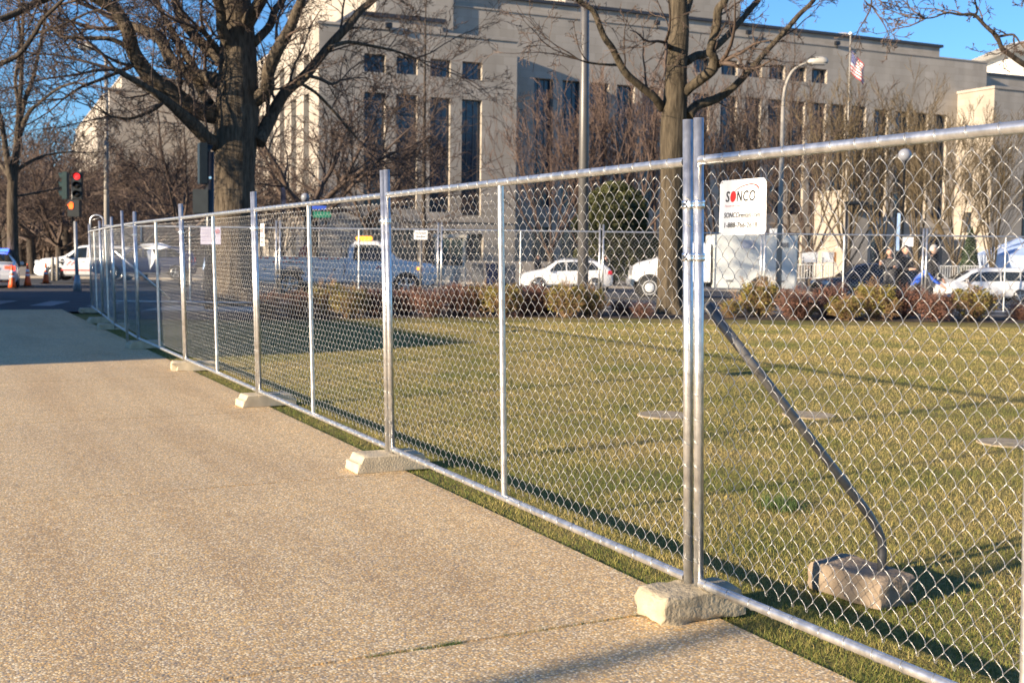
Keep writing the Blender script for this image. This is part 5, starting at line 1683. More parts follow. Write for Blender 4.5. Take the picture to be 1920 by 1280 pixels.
b = MB(); b.box((0, 0, 0), (0.55, 0.30, 0.13)); b.build("beacon", am_glow, c.t, (0.55, -0.45, 2.05), bevel=0.03)
for sd in (-1, 1):
    b = MB(); b.box((2.48, sd * 0.985, 1.02), (0.12, 0.06, 0.08)); b.build("marker_lamp", am_glow, c.t)
b = MB()
for x in (-2.95, -0.2):
    for sd in (-1, 1): b.tube([(x, sd * 0.9, 1.36), (x, sd * 0.9, 2.0)], 0.025, 6)
    b.tube([(x, -0.9, 2.0), (x, 0.9, 2.0)], 0.025, 6)
b.build("ladder_rack", black_paint, c.t)
b = MB(); b.lathe([(0.26, 1.36), (0.22, 1.58), (0.12, 1.74), (0.03, 1.80)], (-1.45, -0.55, 0), 8); o = b.build("load_bundle", mat("red_canvas", (0.35, 0.05, 0.045), 0.8, var=0.3), None, (pp.x, pp.y, z_street(pp.x, 41))); tag(o, "red bundle standing on the load bed of the utility pickup", "bundle")

# broadcast box truck, nose to the left
tr0 = stand(1356, 52.0)
tk = thing("box_truck", "white broadcast box truck with a tall square body standing behind the hedge", "truck", tr0, math.radians(180))
boxw = mat("box_truck_white", (0.62, 0.64, 0.61), 0.4, var=0.03)
BW, BH0, BH1, XB, XF = 1.22, 0.50, 2.84, -3.0, 0.62
b = MB(); b.box(((XB + XF) / 2, 0, (BH0 + BH1) / 2), (XF - XB, 2 * BW, BH1 - BH0)); b.build("cargo_box", boxw, tk, bevel=0.03)
for sd in (1,):
    for xa, xb, za, zb_ in ((-2.9, -1.75, 0.6, 1.05), (-0.6, 0.5, 0.6, 1.05)):
        b = MB(); b.box(((xa + xb) / 2, sd * (BW + 0.006), (za + zb_) / 2), (xb - xa, 0.012, zb_ - za)); o = b.build("locker_door", boxw, tk)
        b = MB(); b.box(((xa + xb) / 2, sd * (BW + 0.02), (za + zb_) / 2), (0.3, 0.02, 0.09)); b.build("vent", plastic_grey, o)
    b = MB(); b.box((-0.85, sd * (BW + 0.01), 2.42), (0.62, 0.02, 0.36)); b.build("side_hatch", mat("grey_hatch", (0.42, 0.44, 0.50), 0.4), tk)
    b = MB(); b.box((-2.45, sd * (BW + 0.02), 2.42), (0.3, 0.05, 0.2)); b.build("vent", plastic_grey, tk)
    for x in (XB + 0.03, XF - 0.03):
        b = MB(); b.box((x, sd * (BW + 0.004), (BH0 + BH1) / 2), (0.06, 0.02, BH1 - BH0)); b.build("corner_rail", alloy, tk)
b = MB(); b.box((-0.3, 0.2, 2.93), (1.0, 0.8, 0.16)); b.build("roof_hatch", white_trim, tk)
b = MB(); b.box((-2.2, 0.6, 2.99), (0.5, 0.5, 0.3)); b.build("roof_unit", white_trim, tk)
b = MB(); b.tube([(-1.6, -0.4, 2.8), (-1.6, -0.4, 3.05)], 0.06, 8); b.build("roof_vent", white_trim, tk)
rows = []
for x, zt, w in ((0.75, 2.45, 1.0), (1.9, 2.50, 1.0), (2.35, 2.44, 1.0), (2.78, 1.86, 1.02), (3.1, 1.74, 1.0), (3.85, 1.54, 0.96), (4.10, 1.35, 0.92), (4.16, 0.9, 0.92)):
    side = [(w, 0.75), (w + 0.03, 1.2), (w, min(zt - 0.1, 1.75)), (w * 0.93, zt - 0.08), (w * 0.8, zt), (0, zt + 0.04)]
    rows.append([(x, y, z) for y, z in side] + [(x, -y, z) for y, z in side[-2::-1]])
b = MB(); b.grid(rows, 0, True); b.poly(rows[-1]); b.poly(rows[0][::-1]); b.build("cab", white_paint, tk)
for sd in (-1, 1):
    b = MB(); q_ = [(1.7, sd * 1.02, 1.62), (2.68, sd * 1.03, 1.62), (2.32, sd * 0.985, 2.28), (1.7, sd * 0.985, 2.30)]; b.poly(q_ if sd < 0 else q_[::-1]); b.build("window", car_glass, tk)
    b = MB(); b.box((2.78, sd * 1.22, 1.9), (0.1, 0.16, 0.42)); b.build("mirror", black_paint, tk, bevel=0.02)
    b = MB(); b.box((3.98, sd * 0.74, 1.16), (0.26, 0.32, 0.22)); b.build("headlight", lamp_clear, tk, bevel=0.03)
    a = MB(); pts = [(3.42 + 0.58 * math.cos(PI * k / 14), sd * 1.035, 0.5 + 0.58 * math.sin(PI * k / 14)) for k in range(15)]
    a.prism(pts if sd < 0 else pts[::-1], (0, -sd * 0.1, 0)); a.build("wheel_arch", rubber, tk)
    wheel(tk, 3.42, sd * 1.06, 0.48, 0.26, sd, True)
    a = MB(); pts = [(-1.5 + 0.6 * math.cos(PI * k / 14), sd * (BW + 0.005), 0.505 + 0.55 * math.sin(PI * k / 14)) for k in range(15)]
    a.poly(pts if sd < 0 else pts[::-1]); a.build("wheel_arch", rubber, tk)
    wheel(tk, -1.5, sd * 1.22, 0.48, 0.3, sd, True)
b = MB(); b.poly([(2.80, -0.86, 1.87), (2.80, 0.86, 1.87), (2.38, 0.80, 2.42), (2.38, -0.80, 2.42)]); b.build("windshield", car_glass, tk, (0.02, 0, 0.02))
b = MB(); b.box((4.18, 0, 0.70), (0.16, 2.0, 0.3)); b.build("bumper", chrome, tk, bevel=0.03)
b = MB(); b.box((4.15, 0, 1.2), (0.06, 0.9, 0.4)); b.build("grille", plastic_grey, tk)
b = MB(); b.box((0.2, 0, 0.62), (5.6, 0.8, 0.2)); b.build("chassis", black_paint, tk)

# ================================================================== people
def person(label, px, Y, H, rz, pose, top_c, leg_c, hair_c=None, zfix=None, group=None, longcoat=False):
    g = at(px, 520, Y); z0 = z_street(g.x, Y) if zfix is None else zfix
    root = thing("person", label, "person", (g.x, g.y, z0), rz, group)
    k = H / 1.75
    bend, aL, aR, stride = pose
    hip = V((0, 0, 0.92))
    def rotx(v, o, a): return V((v.x, o.y + (v.y - o.y) * math.cos(a) - (v.z - o.z) * math.sin(a), o.z + (v.y - o.y) * math.sin(a) + (v.z - o.z) * math.cos(a)))
    up = {}
    up["waist"], up["chest"], up["neck"], up["nk2"] = V((0, 0, 1.10)), V((0, 0.0, 1.30)), V((0, 0.0, 1.47)), V((0, -0.02, 1.54))
    for s, nm in ((-1, "L"), (1, "R")):
        up["sh" + nm] = V((s * 0.18, 0, 1.42))
    pts = {n: rotx(v, hip, bend) for n, v in up.items()}
    verts, edges, rad = [], [], []
    def add(p, r, par=None):
        verts.append(p); rad.append(r)
        if par is not None: edges.append((par, len(verts) - 1))
        return len(verts) - 1
    ih = add(hip, 0.145)
    iw = add(pts["waist"], 0.135, ih); ic = add(pts["chest"], 0.165, iw); inn = add(pts["neck"], 0.075, ic); ink_ = add(pts["nk2"], 0.055, inn)
    regions = {}
    for s, nm, a in ((-1, "L", aL), (1, "R", aR)):
        sh = add(pts["sh" + nm], 0.075, ic)
        d = V((s * 0.12, -math.sin(a[0]), -math.cos(a[0]))).normalized()
        el = pts["sh" + nm] + d * 0.29; ie = add(el, 0.052, sh)
        d2 = V((-s * 0.1, -math.sin(a[0] + a[1]), -math.cos(a[0] + a[1]))).normalized()
        wr_ = el + d2 * 0.25; iwr = add(wr_, 0.036, ie)
        ha = wr_ + d2 * 0.08; iha = add(ha, 0.042, iwr)
        for q in (-1, 0, 1): add(ha + d2 * (0.085 - 0.012 * abs(q)) + V((0, 0.025 * q, 0)), 0.014, iha)
        add(ha + V((-s * 0.045, -0.02, -0.005)), 0.015, iwr)
    for s in (-1, 1):
        th = add(V((s * 0.10, 0, 0.80)), 0.10, ih)
        kn = add(V((s * 0.11, -stride * s * 0.55 - 0.02, 0.48)), 0.068, th)
        an = add(V((s * 0.115, -stride * s, 0.10)), 0.046, kn)
        hl = add(V((s * 0.115, -stride * s - 0.02, 0.04)), 0.045, an)
        add(V((s * 0.13, -stride * s - 0.17, 0.035)), 0.04, hl)
    me = bpy.data.meshes.new("person_body"); me.from_pydata([tuple(v * k) for v in verts], edges, []); me.update()
    o = bpy.data.objects.new("tmp", me); COL.objects.link(o)
    m = o.modifiers.new("s", 'SKIN'); m.use_smooth_shade = True
    for v, r in zip(me.skin_vertices[0].data, rad): v.radius = (r * k, r * k * 0.9)
    me.skin_vertices[0].data[0].use_root = True
    m2 = o.modifiers.new("d", 'SUBSURF'); m2.levels = 1
    dg = bpy.context.evaluated_depsgraph_get()
    me2 = bpy.data.meshes.new_from_object(o.evaluated_get(dg)); bpy.data.objects.remove(o)
    me2.materials.clear()
    for mm in (top_c, leg_c, skin, black_paint): me2.materials.append(mm)
    nk = pts["nk2"] * k
    for p in me2.polygons:
        c_ = p.center
        if c_.z < 0.085 * k: p.material_index = 3
        elif c_.z < (0.55 if longcoat else 0.90) * k and abs(c_.x) < 0.24 * k and abs(c_.y) < 0.45 * k and (abs(c_.x) < 0.19 * k): p.material_index = 1
        else: p.material_index = 0
        if (c_ - nk).length < 0.085 * k and c_.z > nk.z - 0.03: p.material_index = 2
        for nm, a in (("L", aL), ("R", aR)):
            sh = pts["sh" + nm]; s = -1 if nm == "L" else 1
            d = V((s * 0.12, -math.sin(a[0]), -math.cos(a[0]))).normalized(); d2 = V((-s * 0.1, -math.sin(a[0] + a[1]), -math.cos(a[0] + a[1]))).normalized()
            hnd = (sh + d * 0.29 + d2 * 0.34) * k
            if (c_ - hnd).length < 0.105 * k: p.material_index = 2
    link("body", me2, root)
    # head: an egg with brow, nose, chin and ears, then hair
    hc = (pts["nk2"] + rotx(V((0, -0.02, 0.135)), V((0, 0, 0)), bend * 0.5)) * k
    b = MB(); rows = []
    for i in range(11):
        ph = PI * i / 10; row = []
        for j in range(16):
            th = 2 * PI * j / 16
            x, y, z = 0.076 * math.sin(ph) * math.cos(th), 0.096 * math.sin(ph) * math.sin(th), 0.118 * math.cos(ph)
            if z < -0.02: x *= 1 - 0.28 * (-z - 0.02) / 0.1; y = y * 0.92 - 0.012
            if y < -0.06 and abs(x) < 0.022 and -0.045 < z < 0.02: y -= 0.022
            if y < -0.05 and 0.018 < abs(x) < 0.05 and 0.0 < z < 0.04: y += 0.010
            row.append(V((x, y, z)) * k)
        rows.append(row)
    b.grid(rows, 0, True, True)
    for s in (-1, 1): b.box((s * 0.079 * k, 0.012 * k, -0.005 * k), (0.014 * k, 0.035 * k, 0.055 * k))
    hd = b.build("head", skin, root, hc)
    b = MB()
    for s in (-1, 1): b.box((s * 0.031 * k, -0.083 * k, 0.014 * k), (0.022 * k, 0.01 * k, 0.010 * k))
    b.box((0, -0.088 * k, -0.062 * k), (0.04 * k, 0.008 * k, 0.007 * k)); b.build("features", hair_dark, hd)
    b = MB(); rows = []
    for i in range(7):
        ph = PI * 0.60 * i / 6
        rows.append([V((0.084 * math.sin(ph) * math.cos(t), (0.104 * math.sin(ph) * math.sin(t)) + 0.012 * (i > 3 and math.sin(t) < 0) * (1 + 3 * (i > 4)), 0.128 * math.cos(ph) + (0.06 * (i - 3) / 3 if i > 3 and math.sin(t) < -0.3 else 0))) * k for t in [2 * PI * j / 16 for j in range(16)]])
    b.grid(rows, 0, True, True); b.build("hair", hair_c or hair_dark, hd)
    return root
cl_blue = mat("blue_cloth", (0.03, 0.10, 0.30), 0.8, var=0.2); cl_lblue = mat("pale_blue_cloth", (0.36, 0.52, 0.78), 0.8, var=0.12); cl_dark = mat("dark_cloth", (0.014, 0.015, 0.02), 0.85, var=0.3)
cl_navy = mat("navy_cloth", (0.015, 0.022, 0.06), 0.8, var=0.2); cl_royal = mat("royal_blue_cloth", (0.02, 0.10, 0.55), 0.75, var=0.15); cl_char = mat("charcoal_cloth", (0.05, 0.05, 0.055), 0.8, var=0.2); hair_red = mat("reddish_hair", (0.16, 0.06, 0.03), 0.6, var=0.3); hair_grey = mat("grey_hair", (0.4, 0.38, 0.36), 0.6, var=0.2)
A0_ = ((0.08, 0.15), (0.08, 0.15), 0.05)
def yl(Y): return None
person("standing person in blue seen through the fence left of the thick tree trunk", 351, 44, 1.80, 0.4, (0.05, (0.1, 0.3), (0.2, 0.5), 0.06), cl_blue, cl_navy)
person("person in a pale blue top leaning forward left of the thick tree trunk", 386, 46, 1.72, 1.2, (0.35, (0.5, 0.6), (0.4, 0.5), 0.08), cl_lblue, cl_char)
person("person in dark navy clothes right beside the thick tree trunk", 421, 45, 1.78, -0.6, (0.02, (0.1, 0.3), (0.5, 1.0), 0.05), cl_navy, cl_navy)
person("person with reddish hair behind the estate car's bonnet", 1007, 61.5, 1.75, 0.8, (0.05, (0.1, 0.3), (0.1, 0.3), 0.02), cl_dark, cl_dark, hair_red)
person("person in dark clothes at the estate car's tail", 1139, 61.5, 1.80, -1.2, (0.05, (0.3, 0.8), (0.2, 0.4), 0.03), cl_dark, cl_dark, hair_red)
person("man in a black jacket standing right of the far double post", 1742, 30.6, 1.86, 1.6, (0.08, (0.2, 0.5), (0.1, 0.3), 0.05), cl_dark, cl_dark, hair_grey, zfix=0.03)
person("person in bright blue bending down left of the far double post", 1714, 30.9, 1.70, 1.0, (0.85, (0.6, 0.4), (0.5, 0.4), 0.08), cl_royal, cl_char, zfix=0.03)
person("person in dark clothes among the group by the black car's tail", 1690, 31.2, 1.84, 0.5, (0.1, (0.6, 1.0), (0.5, 0.8), 0.05), cl_dark, cl_dark, zfix=0.03)
person("person in charcoal at the left of the group before the black car", 1668, 31.0, 1.78, -0.4, (0.12, (0.9, 1.2), (0.8, 1.0), 0.05), cl_char, cl_dark, zfix=0.03)
person("distant person in dark clothes in front of the white boards", 1512, 74, 1.75, 1.4, (0.1, (0.2, 0.4), (0.2, 0.4), 0.04), cl_dark, cl_dark)

# ================================================================== street furniture
conc_pole = mat("pale_concrete_pole", (0.31, 0.285, 0.245), 0.7, var=0.12, nscale=3)
bronze_pole = mat("grey_metal_pole", (0.13, 0.125, 0.12), 0.45, 0.4, var=0.15, nscale=2)
def street_lamp(label, pole, Y, arm, rb, rt, hw, m=conc_pole, zb=None):
    """pole: (px, py_base),(px,py_top); arm: list of px points to the head centre"""
    g = at(pole[0][0], pole[0][1], Y)
    z0 = z_street(g.x, Y) if zb is None else zb
    t = thing("street_lamp", label, "street lamp", (g.x, g.y, z0)); o = V((g.x, g.y, z0))
    top = at(pole[1][0], pole[1][1], Y) - o
    b = MB(); b.tube([V((0, 0, 0)), top * 0.5 , top], [rb, (rb + rt) / 2, rt], 12); b.tube([(0, 0, 0), (0, 0, 0.5)], [rb * 1.8, rb * 1.2], 12); b.build("pole", m, t)
    if arm:
        P = catmull([top] + [at(x, y, Y) - o for x, y in arm], 4)
        b = MB(); b.tube(P, [rt + (rt * 0.55 - rt) * i / (len(P) - 1) for i in range(len(P))], 10); b.build("arm", m, t)
        e = P[-1]; d = (P[-1] - P[-2]); d.z = 0; d.normalize()
        s = V((-d.y, d.x, 0))
        b = MB(); rows = []
        for i, (u, w, zt, zl) in enumerate(((-0.1, 0.25, 0.06, -0.05), (0.05, 0.75, 0.16, -0.13), (0.35, 1.0, 0.24, -0.16), (0.7, 1.0, 0.24, -0.16), (0.95, 0.85, 0.2, -0.12), (1.05, 0.4, 0.1, -0.05))):
            row = []
            for k in range(14):
                th = 2 * PI * k / 14; zz = math.sin(th)
                row.append(e + d * (u * hw * 2) + s * (math.cos(th) * w * hw * 0.55) + V((0, 0, hw * 2.5 * (zz * zt if zz > 0 else -zz * zl))))
            rows.append(row)
        b.grid(rows, 0, True, True); b.poly(rows[0][::-1]); b.poly(rows[-1]); b.build("lamp_head", mat("lamp_head_grey", (0.42, 0.40, 0.35), 0.5, var=0.1), t)
        b = MB(); b.box(e + d * hw * 1.05 + V((0, 0, -hw * 0.30)), (hw * 1.5, hw * 0.8, hw * 0.12), math.atan2(d.y, d.x)); b.build("lens", plastic_grey, t)
    return t
street_lamp("slim pale street lamp with its head turned left beside the far wing", ((200, 520), (199, 120)), 50, [(196, 108), (188, 96), (179, 89)], 0.13, 0.07, 0.36, zb=-0.2)
street_lamp("curved arm street lamp with its head turned right before the main front", ((1459, 560), (1468, 200)), 46, [(1472, 165), (1485, 135), (1503, 122), (1518, 116)], 0.13, 0.07, 0.34, zb=-0.3)
street_lamp("thick tall grey lamp pole rising out of the picture before the wing's corner", ((1093, 560), (1098, -160)), 31.5, None, 0.155, 0.10, 0.3, bronze_pole, zb=-0.05)
street_lamp("unseen pole added behind the camera to cast a shadow streak on the path", ((960, 600), (960, -60)), 30, None, 0.09, 0.06, 0.3, bronze_pole, zb=0.0)  # bare pole added out of view; throws the soft streak across the near path
streak_pole = [o for o in COL.objects if o.name.startswith("street_lamp") and o.parent is None][-1]
q = V((0.66, 4.56, 0)) - SH * 22; streak_pole.location = (q.x, q.y, -0.1)

def globe_lamp(label, px, Y, py, zb=None, r=0.2):
    g = at(px, 500, Y); z0 = z_street(g.x, Y) if zb is None else zb; zc = at(px, py, Y).z
    t = thing("globe_lamp", label, "lamp", (g.x, g.y, z0))
    b = MB(); h = zc - z0
    b.lathe([(0.2, 0), (0.2, 0.25), (0.12, 0.35), (0.09, 0.9), (0.06, 1.1), (0.05, h - r * 1.5), (0.10, h - r * 1.3), (0.11, h - r * 0.9)], (0, 0, 0), 12); b.build("post", black_paint, t)
    b = MB(); b.lathe([(r * math.sin(PI * i / 12) + 1e-3, -r * math.cos(PI * i / 12)) for i in range(13)], (0, 0, h), 16); b.build("globe", mat("milky_globe", (0.24, 0.25, 0.28), 0.2, var=0.03), t)
    return t
globe_lamp("white globe lamp above the fence rail left of the pickup cab", 572, 44, 370, r=0.16)
globe_lamp("globe lamp on a thick black post right of the rental sign, before the main front", 1690, 52, 291, r=0.29)
# cobra arm lamp silhouette with flat head near the portal
g = at(1584, 520, 60); z0 = z_street(g.x, 60)
t = thing("flat_lamp", "black flat headed lamp in front of the bright entrance portal", "lamp", (g.x, g.y, z0))
h = at(1584, 384, 60).z - z0
b = MB(); b.tube([(0, 0, 0), (0, 0, h)], 0.07, 8); b.tube([(0, 0, h), (0.7, 0, h + 0.05)], 0.05, 6); b.build("pole", black_paint, t)
b = MB(); b.box((0.5, 0, h + 0.1), (1.2, 0.4, 0.16)); b.build("lamp_head", black_paint, t, bevel=0.05)

# traffic signals
sig_black = mat("signal_black", (0.014, 0.018, 0.018), 0.4, var=0.2); sig_green = mat("signal_dark_green", (0.03, 0.055, 0.05), 0.45, var=0.15)
hand_glow = glow("lit_hand", (1.0, 0.13, 0.02), 0.9); red_glow = glow("lit_red_lens", (1.0, 0.03, 0.03), 0.9)
lens_dark = mat("unlit_lens", (0.02, 0.018, 0.015), 0.15)
def signal_head(parent, c, s, rz, lit, housing, back=False):
    """three section head centred at c, section height s"""
    root = link("signal_head", None, parent, c); root.rotation_euler = (0, 0, rz)
    b = MB(); b.box((0, 0, 0), (s * 1.02, s * 0.6, s * 3.05)); hm = b.build("housing", housing, root, bevel=s * 0.05)
    for i in range(3):
        z = s * (1 - i)
        b = MB(); b.lathe([(s * 0.36, -0.001), (s * 0.34, -s * 0.06), (s * 0.02, -s * 0.1)], (0, -s * 0.31, z), 14, axis='y')
        b.build("lens", lit if (i == 0 and lit) else lens_dark, root)
        b = MB(); rows = [[], []]
        for k in range(11):
            th = PI * (-0.12 + 1.24 * k / 10)
            rows[0].append((s * 0.42 * math.cos(th), -s * 0.30, z + s * 0.42 * math.sin(th))); rows[1].append((s * 0.42 * math.cos(th), -s * (0.30 + 0.45 * (0.55 + 0.45 * math.sin(max(0, th)))), z + s * 0.42 * math.sin(th)))
        b.grid(rows, 0, True); b.grid([[(x * 1.04, y, z + (zz - z) * 1.04) for x, y, zz in r] for r in rows], 0, True); b.build("visor", housing, root)
    return root
Y = 43.0; g = at(145, 528, Y); s = 0.33
t = thing("traffic_signal", "traffic signal showing red above a lit orange hand at the crossing", "traffic signal", (g.x, g.y, z_street(g.x, Y)))
o_ = V(t.location)
b = MB(); b.tube([(0, 0, 0), at(141, 415, Y) - o_], [0.07, 0.06], 10); b.tube([(0, 0, 0), (0, 0, 0.6)], [0.16, 0.09], 10); b.build("pole", mat("pole_grey", (0.33, 0.34, 0.35), 0.5, 0.3), t)
b = MB(); b.tube([at(136, 330, Y) - o_, at(136, 420, Y) - o_], 0.05, 8); b.build("mast", black_paint, t)
signal_head(t, at(146, 348, Y) - o_, s, 0.05, red_glow, sig_black)
signal_head(t, at(121, 348, Y) - o_ + V((0, 0.1, 0)), s, -1.45, None, sig_green)
b = MB(); pc = at(140, 391, Y) - o_; b.box(pc, (0.46, 0.25, 0.62)); b.build("walk_signal", sig_black, t, bevel=0.02)
b = MB(); hc = at(136, 385.5, Y) - o_ + V((0, -0.135, 0))
def fl(pts): b.prism([hc + V((x, 0, z)) for x, z in pts][::-1], (0, -0.012, 0))
fl([(-0.07, -0.13), (0.06, -0.13), (0.085, -0.02), (0.07, 0.03), (-0.075, 0.03), (-0.08, -0.04)])
for x, hgt in ((-0.062, 0.09), (-0.02, 0.13), (0.022, 0.125), (0.062, 0.095)): fl([(x - 0.016, 0.03), (x + 0.016, 0.03), (x + 0.014, hgt), (x - 0.014, hgt)])
fl([(-0.078, -0.06), (-0.07, -0.02), (-0.125, 0.045), (-0.14, 0.025)])
b.build("lit_hand", hand_glow, t)
# back of a big signal in front of the thick tree
Y = 30.0; g = at(392, 560, Y)
t = thing("traffic_signal", "dark traffic signal seen from behind left of the thick tree trunk", "traffic signal", (g.x, g.y, -0.02)); o_ = V(t.location)
b = MB(); b.tube([(0, 0, 0), at(394, 285, Y) - o_], [0.13, 0.10], 12); b.build("pole", black_paint, t)
signal_head(t, at(380, 307, Y) - o_, 0.345, 2.0, None, sig_black)
b = MB(); b.box(at(379, 378, Y) - o_, (0.42, 0.3, 0.62)); b.build("walk_signal", sig_black, t, bevel=0.02)
q = at(397, 334, Y) - o_; b = MB(); b.lathe([(0.035, 0), (0.035, 0.05), (0.01, 0.07)], q + V((0, -0.15, 0)), 10, axis='y'); b.build("push_button", chrome, t)

def sign_board(name, label, px0, py0, px1, py1, Y, m, pole=True, zb=None, pole_px=None):
    a, b_ = at(px0, py1, Y), at(px1, py0, Y); cx = (a.x + b_.x) / 2
    z0 = z_street(cx, Y) if zb is None else zb
    t = thing(name, label, "sign", (cx, Y, z0))
    b = MB(); b.box((0, 0, (a.z + b_.z) / 2 - z0), (b_.x - a.x, 0.02, b_.z - a.z)); b.build("board", m, t, bevel=0.004)
    if pole:
        b = MB(); xx = 0 if pole_px is None else at(pole_px, py0, Y).x - cx
        b.tube([(xx, 0.05, 0), (xx, 0.05, b_.z - z0 + 0.03)], 0.035, 8); b.build("pole", bronze_pole, t)
    return t, (a.z + b_.z) / 2 - z0, b_.x - a.x, b_.z - a.z
green_s = mat("green_sign", (0.01, 0.16, 0.10), 0.4); blue_s = mat("blue_sign", (0.03, 0.08, 0.45), 0.4)
t, zc, w, h = sign_board("flag_sign", "small white sign with two red bars and three red stars beside the thick trunk", 403, 359, 424, 377, 36, white_sign, True, -0.1, 423)
b = MB()
for z in (-0.01, -0.06): b.box((0, -0.014, zc + z), (w * 0.4, 0.008, h * 0.1))
b.build("red_bars", red_ink, t)
for i in (-1, 0, 1):
    b = MB(); b.poly([(i * w * 0.13 + 0.022 * (1 if k % 2 == 0 else 0.42) * math.sin(k * PI / 5), -0.014, zc + h * 0.26 + 0.022 * (1 if k % 2 == 0 else 0.42) * math.cos(k * PI / 5)) for k in range(10)][::-1]); b.build("star", red_ink, t)
t, zc, w, h = sign_board("street_sign", "green street sign edge beside the small white flag sign", 417, 358, 428, 377, 36.3, green_s, False, -0.1)
t, zc, w, h = sign_board("street_sign", "blue and green street name signs on a black post above the pickup bed", 585, 386, 612, 393, 46, blue_s, True, None)
b = MB(); b.box((0.12, -0.01, zc - 0.27), (0.72, 0.02, 0.24)); b.build("green_board", green_s, t)
shaded_white = mat("shaded_white_notice", (0.50, 0.48, 0.60), 0.6, var=0.05)  # white notices; the lilac cast is shade put into their colour
for x0, x1, lab in ((376, 400, "wide pale notice hung on the fence left of the thick trunk"), (402, 414, "narrow pale notice with a red symbol right of the wide notice")):
    Y = 28.05; a, b_ = at(x0, 458, Y), at(x1, 426, Y)
    t = thing("notice", lab, "notice", ((a.x + b_.x) / 2, Y, a.z))
    b = MB(); b.box((0, 0, (b_.z - a.z) / 2), (b_.x - a.x, 0.006, b_.z - a.z)); b.build("board", shaded_white, t)
    b = MB()
    for k in range(6 if x0 < 400 else 3): b.box((0, -0.005, (b_.z - a.z) * (0.82 - 0.12 * k)), ((b_.x - a.x) * (0.8 if k % 2 else 0.7), 0.004, 0.012))
    b.build("print_lines", mat("grey_print", (0.25, 0.24, 0.34), 0.6), t)
    if x0 > 400:
        b = MB(); pts = [V((0.045 * math.cos(k * PI / 8), -0.006, (b_.z - a.z) * 0.75 + 0.045 * math.sin(k * PI / 8))) for k in range(17)]
        b.tube(pts, 0.006, 5); b.tube([pts[2], pts[10]], 0.006, 5); b.build("red_symbol", red_ink, t)
t, zc, w, h = sign_board("white_sign", "plain white sign panel on a post right of the pickup's bonnet", 776, 432, 802, 449, 33, white_sign, True, None)
b = MB(); b.box((0, -0.014, zc + 0.05), (w * 0.8, 0.006, 0.03)); b.box((0, -0.014, zc - 0.05), (w * 0.7, 0.006, 0.03)); b.build("print_lines", plastic_grey, t)
for x0, x1, lab in ((1503, 1534, "left white board in front of the dark tree trunk by the portal"), (1540, 1566, "right white board with an orange edge by the portal")):
    t, zc, w, h = sign_board("white_board", lab, x0, 473, x1, 492, 78, white_sign, False, None)
    b = MB()
    for sx in (-0.4, 0.4): b.tube([(w * sx, 0, 0), (w * sx, 0, zc)], 0.04, 6)
    b.build("legs", plastic_grey, t)
    if x0 > 1535: b = MB(); b.box((w / 2, -0.02, zc), (0.14, 0.03, h)); b.build("orange_edge", mat("orange_board", (0.65, 0.25, 0.04), 0.6), t)
t, zc, w, h = sign_board("white_sign", "small white sign high behind the people at the far double post", 1692, 445, 1713, 462, 45, white_sign, True, None)
# tall blue banner posts
for px, Y, y0, y1, lab in ((531, 60, 342, 400, "dark blue banner post before the sunlit left face"), (1683, 54, 400, 470, "pale banner hanging on the globe lamp's post")):
    a, b_ = at(px - 4, y1, Y), at(px + 4, y0, Y); z0 = z_street(a.x, Y)
    t = thing("banner_post", lab, "banner", (a.x, Y, z0))
    b = MB(); b.tube([(0, 0.1, 0), (0, 0.1, b_.z - z0)], 0.05, 8); b.build("post", black_paint, t)
    b = MB(); rows = [[(x * (b_.x - a.x) + 0.03, 0.03 * math.sin(z * 5), a.z - z0 + z * (b_.z - a.z)) for x in (0, .5, 1)] for z in np.linspace(0, 1, 6)]
    b.grid(rows); b.build("banner", cl_navy if px < 600 else cl_lblue, t)
# traffic cones
orange = mat("cone_orange", (0.80, 0.12, 0.02), 0.5, var=0.06); refl = mat("reflective_white", (0.82, 0.82, 0.82), 0.35)
tc_ = thing("traffic_cone", "x", "traffic cone")
b = MB(); b.box((0, 0, 0.02), (0.38, 0.38, 0.04)); b.build("base", black_paint, tc_, bevel=0.01)
b = MB(); b.lathe([(0.15, 0.04), (0.12, 0.2), (0.075, 0.55), (0.03, 0.9), (0.025, 0.92)], (0, 0, 0), 18); b.build("cone", orange, tc_)
for z0, z1 in ((0.58, 0.70), (0.42, 0.51)):
    def rc(z): return interp([(0.04, 0.15), (0.2, 0.12), (0.55, 0.075), (0.9, 0.03)], z) + 0.004
    b = MB(); b.lathe([(rc(z0), z0), (rc(z1), z1)], (0, 0, 0), 18); b.build("white_band", refl, tc_)
cl_ = [(23, 541, 40, "orange cone nearest to the police saloon's rear bumper"), (52, 537, 41, "second orange cone, alone between saloon and bollards"), (86, 532, 43, "orange cone just left of the two thin bollards"), (143, 526, 47, "orange cone at the foot of the traffic signal")]
for i, (px, py, Y, lab) in enumerate(cl_):
    o = tc_ if i == 0 else copy_tree(tc_)
    p = onz(px, py, -0.02); o.location = (p.x, p.y, p.z); o["label"] = lab; o["group"] = "orange traffic cones at the crossing"; o.rotation_euler = (0, 0, i * 0.7)
for px, lab in ((99, "left of two thin pale bollards at the crossing"), (108, "right of two thin bollards, brownish, at the crossing")):
    p = at(px, 526, 45); b = MB(); h = at(px, 482, 45).z - p.z; b.lathe([(0.06, 0), (0.06, h - 0.04), (0.04, h)], (0, 0, 0), 10)
    o = b.build("bollard", conc_pole, None, p); tag(o, lab, "bollard")
